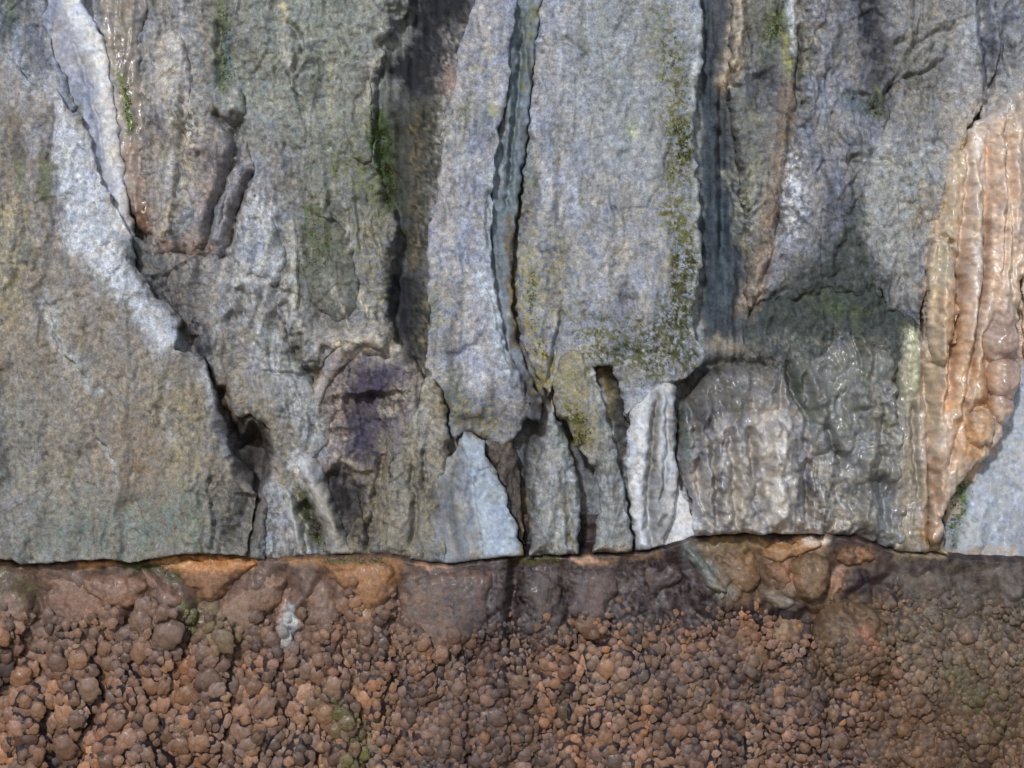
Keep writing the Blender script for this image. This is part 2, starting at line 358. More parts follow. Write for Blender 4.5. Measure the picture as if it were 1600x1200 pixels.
# ------------------------------------------------------------------ mineral colours of the rock surface, with some shade painted in
# polygons / strokes of stain and painted shade, in wall units: (kind, points, colour, softness or width, strength, break-up)
PALE, WHITE, BLUE = (186, 194, 212), (205, 212, 226), (150, 162, 182)
PAINT = [
 # grey-brown lower left slab
 ('p', [(-450, 420), (60, 400), (200, 520), (300, 560), (380, 760), (380, 870), (-450, 870)], (146, 138, 126), 60, .7, .5),
 ('s', [(20, 330), (10, 430), (-20, 560)], (170, 160, 120), 26, .6, .6),
 ('p', [(-450, 540), (60, 620), (60, 880), (-450, 880)], (128, 134, 136), 60, .5, .4),
 ('s', [(210, 700), (235, 780), (250, 840)], (140, 112, 80), 45, .6, .8),
 ('s', [(280, 620), (300, 700), (300, 800)], (150, 140, 104), 40, .6, .8),
 ('p', [(60, 800), (330, 760), (400, 800), (400, 870), (40, 870)], (112, 130, 124), 40, .7, .7),
 ('p', [(82, 130), (112, 175), (140, 215), (160, 295), (205, 368), (212, 415), (240, 452), (284, 500), (276, 548), (246, 550), (228, 515), (190, 470), (150, 425), (105, 390), (95, 300), (88, 220)], (196, 204, 220), 14, 1.05, .25),
 ('s', [(70, 470), (90, 530), (120, 570), (150, 612)], (172, 176, 180), 11, .8, .5),
 ('s', [(155, 690), (178, 715), (184, 760)], (168, 172, 178), 5, .9, .3),
 ('s', [(318, 560), (332, 620), (346, 680), (385, 738)], (176, 180, 192), 9, .9, .4),
 ('s', [(290, 545), (320, 558)], (186, 190, 200), 7, .8, .4),
 ('s', [(262, 600), (258, 660), (270, 690)], (168, 168, 166), 8, .6, .5),
 ('s', [(0, 80), (35, 112), (62, 146)], (175, 182, 195), 14, .7, .5),
 # pale slab behind
 ('p', [(60, -350), (128, -350), (140, 20), (172, 130), (182, 200), (195, 290), (208, 362), (180, 320), (160, 230), (140, 150), (100, 60)], (168, 174, 188), 12, .8, .4),
 ('s', [(150, 60), (164, 110), (176, 200), (188, 290), (200, 345)], (240, 244, 252), 16, 1.1, .15),
 ('s', [(115, 0), (128, 30), (145, 62)], (232, 238, 250), 15, 1, .2),
 # stalk
 ('s', [(190, -40), (192, 100), (205, 250), (222, 340)], (156, 144, 132), 26, .85, .4),
 ('s', [(205, 230), (215, 290), (224, 350)], (166, 140, 126), 16, .9, .3),
 ('s', [(190, 60), (196, 130)], (112, 96, 84), 7, .7, .4),
 ('s', [(192, 120), (198, 165), (204, 205)], (96, 118, 34), 8, 1, .3),
 ('s', [(226, 335), (232, 360)], (120, 76, 36), 14, .9, .3),
 # mottled mid left mass
 ('p', [(340, -350), (640, -350), (640, 60), (600, 240), (520, 260), (350, 180)], (140, 148, 140), 60, .8, .4),
 ('s', [(345, 10), (350, 90), (348, 130)], (96, 108, 66), 16, .7, .7),
 ('s', [(355, 60), (352, 110)], (96, 124, 134), 9, .7, .4),
 ('s', [(275, 60), (270, 95), (262, 130)], (206, 206, 206), 12, .9, .4),
 ('s', [(265, 90), (280, 160), (300, 210)], (186, 180, 168), 30, .7, .6),
 ('s', [(258, 360), (290, 300), (305, 250)], (176, 166, 148), 15, .6, .6),
 ('p', [(395, 300), (440, 340), (450, 440), (400, 420), (360, 400)], (178, 184, 192), 24, .8, .6),
 ('s', [(405, 310), (430, 360)], (205, 210, 220), 8, .8, .4),
 ('s', [(440, 0), (450, 100), (470, 150), (486, 195)], (186, 186, 178), 5, .8, .4),
 ('s', [(520, 90), (516, 160), (522, 200)], (176, 172, 150), 6, .6, .5),
 ('s', [(575, 100), (570, 160), (577, 210)], (192, 186, 178), 9, .8, .5),
 ('s', [(446, 12), (449, 28)], (200, 190, 150), 5, .9, .2),
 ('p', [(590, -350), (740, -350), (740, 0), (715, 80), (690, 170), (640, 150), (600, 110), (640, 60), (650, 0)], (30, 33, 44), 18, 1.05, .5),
 ('p', [(470, 200), (600, 160), (610, 300), (560, 440), (480, 480), (470, 330)], (118, 122, 108), 34, .7, .8),
 ('s', [(590, 185), (600, 250), (612, 310)], (70, 96, 34), 18, 1.0, .55),
 ('s', [(540, 260), (580, 300), (600, 330)], (112, 118, 62), 24, .6, .9),
 ('s', [(480, 330), (500, 390), (480, 420)], (96, 108, 74), 26, .8, .8),
 ('p', [(470, 400), (560, 420), (590, 500), (500, 510), (468, 480)], (104, 108, 100), 24, .7, .7),
 ('p', [(560, 340), (615, 350), (612, 480), (580, 500), (560, 430)], (150, 146, 118), 20, .6, .7),
 ('s', [(545, 355), (548, 385)], (186, 186, 180), 6, .8, .3),
 ('s', [(566, 458), (570, 475), (582, 500)], (206, 198, 180), 5, 1, .1),
 ('s', [(515, 440), (535, 480), (552, 522)], (176, 174, 166), 5, .8, .4),
 ('s', [(460, 350), (458, 440), (466, 510)], (186, 186, 180), 8, .8, .5),
 # groove beside the rib
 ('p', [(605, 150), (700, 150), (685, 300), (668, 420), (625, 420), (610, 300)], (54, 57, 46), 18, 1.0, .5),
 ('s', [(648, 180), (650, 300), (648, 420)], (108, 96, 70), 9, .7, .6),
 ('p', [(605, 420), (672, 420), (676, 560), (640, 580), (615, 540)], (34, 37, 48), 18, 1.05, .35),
 # cup and tongue
 ('p', [(245, 372), (330, 372), (345, 392), (300, 402), (250, 396)], (146, 124, 116), 8, .8, .4),
 ('s', [(212, 385), (225, 425), (262, 465), (300, 515), (322, 550)], (48, 50, 58), 20, .95, .45),  # shade under the leaning rock's edge, painted as a dark strip
 ('s', [(205, 372), (218, 395), (250, 430)], (120, 136, 140), 10, .8, .4),
 ('p', [(215, 400), (300, 420), (340, 500), (300, 545), (280, 500), (240, 455)], (116, 112, 112), 14, .7, .7),
 ('s', [(385, 440), (405, 500), (420, 560), (460, 620)], (182, 186, 190), 26, .9, .5),
 ('s', [(335, 480), (342, 520)], (176, 178, 182), 9, .8, .4),
 ('p', [(430, 560), (500, 620), (510, 700), (480, 720), (430, 640)], (164, 170, 176), 24, .7, .5),
 ('p', [(340, 560), (420, 600), (460, 700), (440, 760), (410, 700), (360, 640)], (150, 140, 118), 24, .6, .7),
 ('s', [(470, 730), (500, 765), (520, 800), (542, 858)], (196, 190, 176), 14, .95, .3),
 ('s', [(463, 720), (490, 740)], (204, 212, 226), 12, .9, .3),
 ('s', [(430, 770), (440, 810), (430, 860)], (160, 170, 186), 14, .6, .6),
 ('s', [(450, 760), (460, 800), (474, 860)], (190, 192, 192), 7, .9, .3),
 ('s', [(467, 800), (480, 825), (494, 842)], (204, 204, 190), 3, .9, .1),
 ('s', [(470, 775), (486, 815), (500, 850)], (84, 88, 44), 13, .85, .4),
 ('p', [(352, 655), (400, 650), (420, 690), (412, 745), (390, 770), (360, 730)], (72, 66, 62), 10, .85, .3),  # shade of the rounded hollow painted into the colour
 ('p', [(330, 740), (400, 760), (395, 860), (330, 865)], (92, 88, 84), 22, .7, .6),  # shading below the hollow, painted darker
 ('s', [(345, 600), (350, 640)], (120, 96, 66), 12, .8, .4),
 # purple hollow
 ('p', [(525, 580), (620, 570), (640, 620), (600, 680), (595, 720), (560, 730), (540, 690)], (72, 64, 88), 24, .97, .5),
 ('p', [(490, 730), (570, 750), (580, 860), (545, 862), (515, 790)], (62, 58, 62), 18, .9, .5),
 ('s', [(530, 535), (570, 528), (612, 545)], (190, 180, 164), 17, .9, .5),
 ('s', [(500, 570), (530, 600), (525, 690)], (158, 140, 130), 18, .8, .7),
 ('s', [(600, 640), (640, 610)], (158, 148, 130), 14, .8, .6),
 ('s', [(540, 720), (560, 735), (580, 740)], (166, 154, 132), 8, .8, .5),
 ('s', [(600, 690), (580, 780), (560, 860)], (128, 118, 92), 16, .7, .6),
 # rib
 ('s', [(722, 60), (705, 160), (700, 280), (690, 400)], (168, 164, 160), 30, .5, .7),
 ('s', [(708, 110), (700, 130)], (172, 140, 128), 14, .6, .5),
 ('s', [(768, 160), (772, 175)], (170, 166, 96), 8, .8, .3),
 ('s', [(760, 80), (752, 100)], (172, 160, 110), 14, .5, .6),
 ('s', [(765, 270), (763, 330), (765, 390)], (176, 188, 200), 8, .8, .3),
 ('s', [(750, 430), (768, 470), (778, 510), (800, 580)], (176, 190, 208), 14, .85, .45),
 ('s', [(690, 460), (680, 560), (700, 600)], (150, 142, 110), 30, .5, .8),
 ('p', [(690, 620), (800, 640), (800, 690), (720, 690)], (140, 132, 98), 20, .7, .7),
 ('p', [(600, 700), (690, 690), (680, 866), (590, 866)], (138, 132, 112), 20, .6, .7),
 ('s', [(668, 600), (650, 650)], (176, 172, 158), 10, .7, .4),
 ('p', [(722, 674), (760, 692), (760, 710), (790, 775), (818, 862), (756, 866), (742, 790), (726, 735)], (166, 184, 208), 6, .95, .25),
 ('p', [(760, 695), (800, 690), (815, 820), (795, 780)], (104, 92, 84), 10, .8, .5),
 # strip between
 ('p', [(805, -350), (840, -350), (836, 60), (815, 240), (795, 440), (770, 420), (778, 240), (800, 80)], (122, 140, 152), 10, .8, .35),
 ('s', [(832, 20), (826, 80), (820, 130)], (122, 122, 58), 7, .8, .6),
 ('s', [(786, 200), (782, 260), (788, 300)], (180, 190, 198), 6, .7, .4),
 ('s', [(797, 340), (798, 440), (806, 540)], (104, 80, 42), 7, .9, .3),
 ('p', [(795, 560), (850, 600), (850, 866), (820, 866), (806, 760), (825, 640)], (60, 58, 62), 12, .9, .4),  # depth shade of the cleft painted as dark colour
 ('s', [(818, 770), (819, 866)], (138, 118, 78), 6, .8, .4),
 # broad slab
 ('p', [(850, -350), (1080, -350), (1080, 200), (1000, 330), (900, 200)], (158, 166, 174), 60, .7, .4),
 ('s', [(985, 200), (988, 210)], (176, 190, 168), 10, .9, .2),
 ('s', [(1064, 200), (1070, 230), (1062, 260)], (52, 62, 20), 16, 1.0, .7),
 ('s', [(1030, 30), (1060, 130), (1062, 300), (1070, 420), (1060, 500)], (104, 108, 52), 26, .85, .85),
 ('s', [(820, 400), (822, 500), (845, 560), (854, 600)], (152, 142, 84), 20, .8, .6),
 ('s', [(835, 430), (832, 470)], (120, 118, 44), 9, .8, .5),
 ('p', [(820, 330), (900, 350), (920, 480), (870, 520), (812, 470)], (156, 152, 124), 36, .5, .7),
 ('p', [(905, 500), (1090, 490), (1090, 560), (1040, 600), (960, 600), (915, 560)], (100, 102, 68), 30, .75, .9),
 ('s', [(930, 560), (990, 545), (1030, 570), (1020, 520)], (70, 78, 30), 12, .8, .7),
 ('s', [(940, 580), (950, 640)], (150, 130, 72), 10, .8, .5),
 ('s', [(1088, 100), (1085, 170), (1092, 280), (1095, 420), (1085, 500), (1098, 560)], (186, 196, 202), 8, .85, .5),
 ('s', [(1097, 20), (1094, 90)], (176, 192, 204), 12, .8, .5),
 ('s', [(1000, 10), (940, 120), (960, 300)], (150, 158, 168), 50, .4, .7),
 ('p', [(940, 300), (1040, 300), (1040, 450), (950, 440)], (164, 158, 146), 40, .4, .8),
 ('s', [(1072, 390), (1062, 450), (1050, 520), (1075, 570)], (70, 74, 36), 20, .9, .8),
 ('s', [(1050, 330), (1070, 360)], (96, 100, 44), 16, .8, .8),
 # ribbon, shards
 ('p', [(865, 560), (905, 545), (930, 600), (935, 690), (900, 700), (875, 650)], (150, 142, 100), 14, .8, .6),
 ('s', [(895, 640), (910, 665), (905, 690)], (112, 104, 34), 13, .9, .6),
 ('s', [(925, 570), (940, 630), (955, 690), (975, 770), (985, 850)], (166, 172, 176), 8, .8, .4),
 ('p', [(940, 760), (985, 800), (992, 866), (915, 866)], (158, 166, 174), 16, .7, .5),
 ('p', [(858, 640), (900, 720), (912, 800), (900, 866), (826, 866), (835, 720)], (152, 156, 158), 12, .7, .5),
 ('s', [(864, 622), (864, 634)], (190, 176, 160), 7, .9, .1),
 ('s', [(875, 690), (895, 750), (905, 800)], (166, 174, 182), 8, .7, .6),
 ('s', [(868, 780), (862, 830), (868, 862)], (178, 180, 176), 7, .7, .5),
 ('s', [(890, 760), (885, 800), (895, 850)], (112, 104, 52), 7, .7, .6),
 ('p', [(1045, 588), (1060, 640), (1060, 770), (1035, 856), (1000, 858), (981, 760), (982, 650), (1005, 615)], (192, 196, 204), 6, .95, .25),
 ('s', [(1005, 640), (1000, 700), (998, 760), (1005, 840)], (220, 226, 238), 13, .9, .2),
 ('s', [(1026, 610), (1023, 700), (1015, 780)], (140, 138, 130), 5, .8, .4),
 ('s', [(1030, 740), (1030, 800), (1022, 850)], (134, 136, 140), 11, .7, .5),
 ('p', [(1063, 760), (1095, 832), (1030, 856)], (222, 226, 236), 6, 1, .15),
 # blue groove
 ('p', [(1098, -350), (1145, -350), (1142, 140), (1166, 330), (1168, 500), (1150, 540), (1100, 520)], (62, 76, 92), 9, 1.05, .3),
 ('s', [(1128, 320), (1132, 400), (1128, 480)], (76, 98, 112), 10, .7, .5),
 ('s', [(1118, -40), (1122, 100), (1130, 200)], (92, 96, 100), 8, .7, .5),
 ('s', [(1125, 540), (1150, 548)], (178, 166, 140), 14, .9, .4),
 # right rocks
 ('s', [(1158, -60), (1152, 70), (1136, 126)], (192, 176, 152), 12, .9, .4),
 ('p', [(1180, 100), (1230, 110), (1236, 170), (1160, 180)], (86, 92, 104), 18, .8, .6),
 ('s', [(1210, 30), (1212, 50)], (104, 122, 50), 16, .8, .6),
 ('s', [(1180, -50), (1185, 80)], (112, 116, 108), 22, .6, .6),
 ('s', [(1235, -50), (1238, 80)], (200, 210, 222), 6, .9, .2),
 ('s', [(1226, 60), (1228, 110)], (150, 150, 80), 9, .7, .5),
 ('p', [(1140, 140), (1210, 180), (1200, 270), (1140, 260)], (112, 116, 104), 24, .7, .8),
 ('s', [(1232, 140), (1222, 220), (1212, 300), (1195, 380), (1172, 484)], (142, 120, 102), 14, .85, .5),
 ('s', [(1200, 400), (1180, 460), (1172, 484)], (178, 162, 148), 14, .8, .4),
 ('p', [(1140, 270), (1195, 270), (1180, 380), (1165, 400)], (158, 158, 140), 18, .6, .7),
 ('s', [(1238, 250), (1244, 320), (1235, 360)], (196, 200, 210), 17, .8, .6),
 ('s', [(1350, 0), (1372, 90), (1372, 160)], (48, 50, 64), 24, .95, .45),  # painted shade where the pillar's right side rounds away
 ('s', [(1330, 150), (1350, 165)], (84, 104, 116), 18, .75, .5),
 ('s', [(1365, 150), (1372, 180)], (92, 104, 50), 11, .8, .6),
 ('s', [(1340, 230), (1340, 290), (1328, 330)], (84, 92, 108), 16, .7, .5),
 ('p', [(1250, -350), (1300, -350), (1280, 120), (1255, 90)], (168, 158, 146), 16, .6, .6),
 ('p', [(1345, 240), (1470, 230), (1455, 360), (1400, 440), (1350, 370)], (166, 170, 166), 34, .6, .5),
 ('p', [(1400, -350), (1480, -350), (1480, 200), (1395, 200)], (136, 134, 128), 30, .7, .5),
 ('s', [(1450, 300), (1432, 350)], (168, 146, 110), 10, .6, .6),
 ('p', [(1530, -350), (1640, -350), (1640, 130), (1540, 160)], (134, 140, 152), 24, .7, .5),
 ('s', [(1540, 60), (1548, 120)], (92, 100, 126), 14, .7, .4),
 ('s', [(1515, 30), (1510, 120)], (170, 176, 186), 16, .6, .5),
 ('p', [(1170, 490), (1215, 455), (1270, 400), (1330, 330), (1372, 420), (1390, 480), (1440, 500), (1430, 545), (1320, 540), (1180, 540)], (64, 74, 72), 24, .95, .55),
 ('s', [(1280, 470), (1340, 490)], (76, 92, 62), 18, .6, .7),
 ('s', [(1180, 540), (1240, 525), (1290, 535)], (120, 122, 112), 12, .5, .8),
 ('s', [(1300, 530), (1370, 540)], (126, 122, 112), 14, .5, .8),
 # dome
 ('s', [(1056, 680), (1062, 628), (1084, 592), (1130, 568), (1180, 562), (1230, 566)], (44, 46, 48), 10, .95, .3),  # shadow under the hood, painted as a dark arc
 ('p', [(1056, 610), (1130, 550), (1230, 550), (1240, 592), (1150, 598), (1076, 640)], (84, 82, 84), 18, .7, .6),
 ('p', [(1235, 560), (1390, 560), (1400, 680), (1300, 700), (1250, 650)], (124, 128, 122), 22, .8, .6),
 ('p', [(1060, 600), (1130, 555), (1230, 555), (1270, 640), (1250, 660), (1190, 640), (1100, 650), (1066, 680)], (112, 110, 106), 26, .8, .6),
 ('s', [(1150, 720), (1155, 820)], (200, 188, 176), 14, .7, .5),
 ('s', [(1295, 770), (1300, 830)], (196, 188, 180), 20, .8, .6),
 ('s', [(1245, 580), (1260, 640)], (84, 100, 84), 14, .7, .6),
 ('s', [(1205, 660), (1210, 720), (1212, 820)], (214, 208, 202), 26, .95, .4),
 ('p', [(1075, 680), (1180, 680), (1180, 832), (1095, 832)], (172, 166, 158), 40, .7, .6),
 ('s', [(1072, 640), (1070, 720)], (104, 122, 118), 10, .7, .5),
 ('p', [(1270, 720), (1340, 740), (1340, 832), (1230, 832)], (176, 168, 158), 20, .7, .6),
 ('s', [(1330, 770), (1390, 760)], (96, 96, 96), 20, .7, .6),
 ('p', [(1340, 600), (1395, 600), (1400, 740), (1350, 740)], (150, 148, 138), 20, .6, .6),
 ('s', [(1420, 520), (1425, 580), (1418, 640)], (186, 188, 150), 11, .9, .3),
 ('p', [(1410, 620), (1450, 600), (1460, 840), (1405, 840)], (168, 156, 140), 12, .8, .4),
 # orange curtain
 ('p', [(1500, 170), (1640, 120), (1640, 480), (1595, 590), (1560, 690), (1470, 830), (1450, 780), (1440, 560), (1450, 380), (1478, 280)], (220, 192, 168), 12, 1, .25),
 ('s', [(1500, 190), (1490, 300), (1465, 420), (1458, 560), (1456, 660)], (196, 176, 140), 13, .8, .4),
 ('s', [(1525, 180), (1528, 300), (1525, 400), (1512, 520)], (232, 214, 200), 12, .8, .4),
 ('s', [(1560, 180), (1566, 300), (1556, 400), (1540, 470)], (230, 196, 172), 14, .8, .4),
 ('s', [(1540, 200), (1545, 320), (1535, 470)], (210, 172, 148), 8, .6, .4),
 ('s', [(1480, 480), (1500, 560), (1490, 640), (1520, 680)], (214, 168, 122), 22, .8, .4),
 ('s', [(1530, 580), (1545, 640), (1510, 700)], (212, 162, 112), 22, .9, .4),
 ('s', [(1480, 440), (1482, 540), (1470, 640)], (222, 176, 134), 9, .8, .4),
 ('s', [(1565, 510), (1575, 560), (1570, 620)], (172, 140, 130), 20, .95, .3),
 ('s', [(1500, 180), (1560, 150), (1600, 130)], (160, 160, 160), 34, .85, .5),
 ('s', [(1470, 390), (1468, 440)], (170, 160, 132), 12, .7, .4),
 ('s', [(1460, 720), (1455, 800), (1450, 845)], (180, 140, 104), 12, .8, .4),
 ('s', [(1440, 838), (1460, 842)], (150, 110, 56), 10, .9, .3),
 ('s', [(1508, 760), (1500, 800), (1490, 850)], (88, 112, 60), 13, .85, .7),
 # right pale slab
 ('p', [(1610, 560), (2100, 500), (2100, 872), (1490, 872), (1520, 760), (1560, 690)], (176, 186, 202), 8, .95, .3),
 ('s', [(1590, 800), (1610, 860)], (140, 146, 158), 16, .7, .6),
 ('p', [(1440, 850), (1640, 862), (1640, 880), (1440, 872)], (176, 150, 116), 8, .6, .6),
 # foot of the rock, damp ochre rim line
 ('s', [(900, 862), (990, 858)], (150, 120, 92), 7, .6, .5),
]
CRUST_PAINT = [
 ('p', [(-450, 870), (700, 870), (700, 1000), (-450, 1010)], (138, 106, 88), 40, .6, .5),
 ('p', [(620, 880), (1110, 870), (1110, 980), (800, 1000), (640, 970)], (92, 80, 80), 30, .8, .6),
 ('p', [(1380, 880), (2100, 880), (2100, 990), (1420, 990)], (104, 92, 84), 30, .8, .5),
 ('p', [(1050, 1000), (1300, 1060), (1300, 1100), (1060, 1120)], (110, 92, 86), 40, .6, .6),
 ('p', [(1380, 960), (2100, 960), (2100, 1100), (1420, 1100)], (126, 110, 88), 40, .6, .5),
 ('p', [(1350, 1080), (2100, 1080), (2100, 1400), (1350, 1400)], (116, 84, 56), 50, .7, .4),
 ('p', [(640, 1060), (830, 1060), (830, 1400), (640, 1400)], (112, 88, 80), 30, .6, .6),
 # ochre rims
 ('p', [(238, 872), (300, 866), (410, 870), (402, 884), (360, 894), (300, 890), (262, 892)], (204, 134, 60), 7, 1, .3),
 ('p', [(240, 872), (280, 866), (300, 880), (262, 886)], (212, 160, 96), 5, .8, .4),
 ('p', [(118, 876), (180, 874), (185, 884), (125, 887)], (198, 136, 76), 4, .9, .3),
 ('p', [(445, 874), (625, 870), (625, 905), (575, 920), (530, 895), (470, 885)], (158, 106, 50), 8, .95, .4),
 ('s', [(545, 900), (600, 900), (570, 940)], (164, 110, 62), 20, .8, .4),
 ('s', [(500, 875), (600, 878)], (92, 84, 34), 6, .8, .6),
 ('s', [(650, 882), (702, 885)], (174, 126, 92), 4, .9, .3),
 ('s', [(898, 876), (945, 875)], (192, 146, 114), 6, .95, .2),
 ('s', [(960, 872), (1030, 866)], (140, 104, 70), 7, .8, .5),
 ('s', [(800, 878), (872, 874)], (84, 80, 34), 6, .9, .4),
 ('s', [(210, 885), (240, 885), (275, 900)], (70, 80, 26), 9, .85, .5),
 ('s', [(-60, 900), (20, 905), (50, 930)], (88, 92, 44), 18, .7, .7),
 ('p', [(1080, 842), (1190, 836), (1190, 860), (1100, 862)], (132, 104, 54), 7, .9, .5),
 ('p', [(1186, 842), (1295, 840), (1285, 860), (1235, 866), (1225, 880), (1190, 870)], (184, 130, 74), 5, .9, .4),
 ('s', [(1260, 845), (1290, 844)], (226, 206, 190), 6, .9, .2),
 ('s', [(1320, 862), (1350, 866)], (146, 106, 74), 14, .8, .5),
 ('s', [(1400, 868), (1480, 862)], (150, 130, 94), 7, .8, .4),
 ('s', [(452, 950), (458, 985), (448, 1005)], (196, 200, 206), 7, 1, .2),
 ('s', [(295, 950), (308, 985)], (112, 124, 72), 12, .7, .6),
 ('s', [(330, 960), (360, 1000)], (124, 118, 66), 22, .5, .7),
 ('s', [(520, 1090), (570, 1150), (540, 1200)], (108, 104, 50), 26, .6, .8),
 ('s', [(1500, 1060), (1560, 1120)], (92, 92, 44), 30, .6, .8),
 ('s', [(1080, 860), (1105, 890), (1130, 920)], (126, 134, 132), 12, .95, .3),
 ('s', [(1200, 925), (1225, 930)], (150, 158, 164), 14, .7, .4),
 ('p', [(1100, 860), (1300, 860), (1300, 945), (1140, 940)], (134, 104, 72), 16, .7, .5),
 ('s', [(1225, 890), (1240, 905)], (166, 110, 74), 16, .7, .4),
 ('s', [(1318, 885), (1300, 920)], (178, 136, 108), 9, .9, .3),
 ('p', [(1265, 930), (1390, 930), (1390, 1065), (1265, 1065)], (116, 90, 64), 16, .7, .5),
 ('s', [(1345, 985), (1350, 1000)], (164, 94, 62), 14, .7, .4),
]
def desat(c, k=0.24):
    g = float(np.dot(c, (0.3, 0.55, 0.15)))
    return c * (1 - k) + g * k

for PL in (PAINT, CRUST_PAINT):
    for i, p in enumerate(PL):
        P = np.array(p[1], float)
        m = p[3] * 2.6 + 14
        PL[i] = (p[0], P, desat(lin(p[2])), p[3], p[4], p[5], (P[:, 0].min() - m, P[:, 0].max() + m, P[:, 1].min() - m, P[:, 1].max() + m))

_groove = [desat(lin(c)) for c in ((30, 33, 44), (34, 37, 48), (54, 57, 46), (108, 96, 70))]
PAINT_RIB = [p for p in PAINT if not any(np.allclose(p[2], g) for g in _groove)]     # the rib stands clear of the stained groove beside it

def stain_shade(x, y, base, paints):
    C = np.empty(x.shape + (3,))
    C[:] = desat(lin(base), .1) * (np.array([0.96, 0.985, 1.12]) if paints is not CRUST_PAINT else 1.0)
    n_mid = fbm(x / 24, y / 34, 3, 49)
    n_fine = fbm(x / 6.5, y / 7.5, 3, 53, .65)
    n_big = fbm(x / 60, y / 90, 4, 41)
    n_sm = fbm(x / 13, y / 16, 4, 57)
    wx = x + 7 * fbm(x / 30, y / 30, 3, 61) + 2.5 * fbm(x / 7, y / 7, 2, 67)
    wy = y + 7 * fbm(x / 30, y / 30, 3, 71) + 2.5 * fbm(x / 7, y / 7, 2, 73)
    C *= (1 + 0.16 * n_big)[..., None]
    C *= (1 + 0.22 * n_mid)[..., None]
    C *= 1 + (0.10 * fbm(x / 34, y / 60, 3, 83) + 0.05 * n_fine)[..., None] * np.array([1.0, 0.25, -1.1])
    if paints is not CRUST_PAINT:      # algae and calcite running down the wall
        wv = x + 14 * fbm(x / 60, y / 120, 2, 88)
        alg = sstep(.15, .8, .7 * fbm(wv / 26, y / 170, 3, 89) + .8 * fbm(x / 130, y / 150, 2, 90))[..., None]
        grn = sstep(-.2, .6, fbm(x / 120, y / 160, 2, 92))[..., None]
        C *= 1 - alg * (0.48 - np.array([0.02, 0.10, 0.0]) * grn + np.array([0.0, 0.0, 0.08]) * grn)
        cal = sstep(.30, .85, fbm(wv / 15 + 31, y / 90, 3, 94))[..., None]
        C = C * (1 - .35 * cal) + np.minimum(C * 1.5 + .03, .6) * .35 * cal
    if paints is CRUST_PAINT:      # iron-rich, manganese-rich and clean calcite patches
        pt = fbm(x / 55, y / 85, 3, 193)[..., None]
        C *= (1.0 + 0.30 * fbm(x / 38, y / 60, 3, 195))[..., None]
        C *= 1 + pt * np.array([0.12, -0.04, -0.16])
        wv = x + 16 * fbm(x / 50, y / 90, 2, 197)
        mn = sstep(.05, .7, fbm(wv / 34, y / 190, 3, 199) + .25 * sstep(560, 760, x) * (1 - sstep(840, 900, x)) + .22 * sstep(1000, 1120, x))[..., None]
        C *= 1 - mn * np.array([0.52, 0.50, 0.40])
    for k, P, c, w, s, br, bb in paints:
        m = (x > bb[0]) & (x < bb[1]) & (y > bb[2]) & (y < bb[3])
        if not m.any():
            continue
        if k == 'p':
            d = sdf(P, wx[m], wy[m])
            a = sstep(-w, w, d + br * w * 1.1 * n_sm[m])
        else:
            d, _, f = polydist(chaikin(P, 1, False) if len(P) > 2 else P, wx[m], wy[m])
            a = np.exp(-(d / w) ** 2)
            a = np.clip(a * (1 + br * 1.2 * n_sm[m]), 0, 1)
        a = (a * s * np.clip(1 + br * (0.5 * n_sm[m] + 0.35 * n_big[m]), 0, 1.15))[:, None]
        if br >= .6:
            a *= 1.3 * sstep(-.6, .35, n_fine[m] + .5 * n_mid[m])[:, None]
        a = np.clip(a, 0, 1)
        C[m] = C[m] * (1 - a) + c * (1 + 0.1 * n_big[m])[:, None] * a
    C *= (1 + 0.16 * n_sm + 0.22 * n_fine)[..., None]
    if paints is not CRUST_PAINT:      # dark lichen flecks in drifts
        drift = sstep(-.5, .8, fbm(x / 70, y / 110, 2, 97))
        C *= (1 - 0.42 * sstep(.28, .62, fbm(x / 9, y / 11, 3, 99)) * drift)[..., None]
        C *= (1 + 0.35 * sstep(.42, .8, fbm(x / 10, y / 15, 3, 103)) * (1 - .6 * drift))[..., None]
    return np.clip(C, 0.008, 0.9)

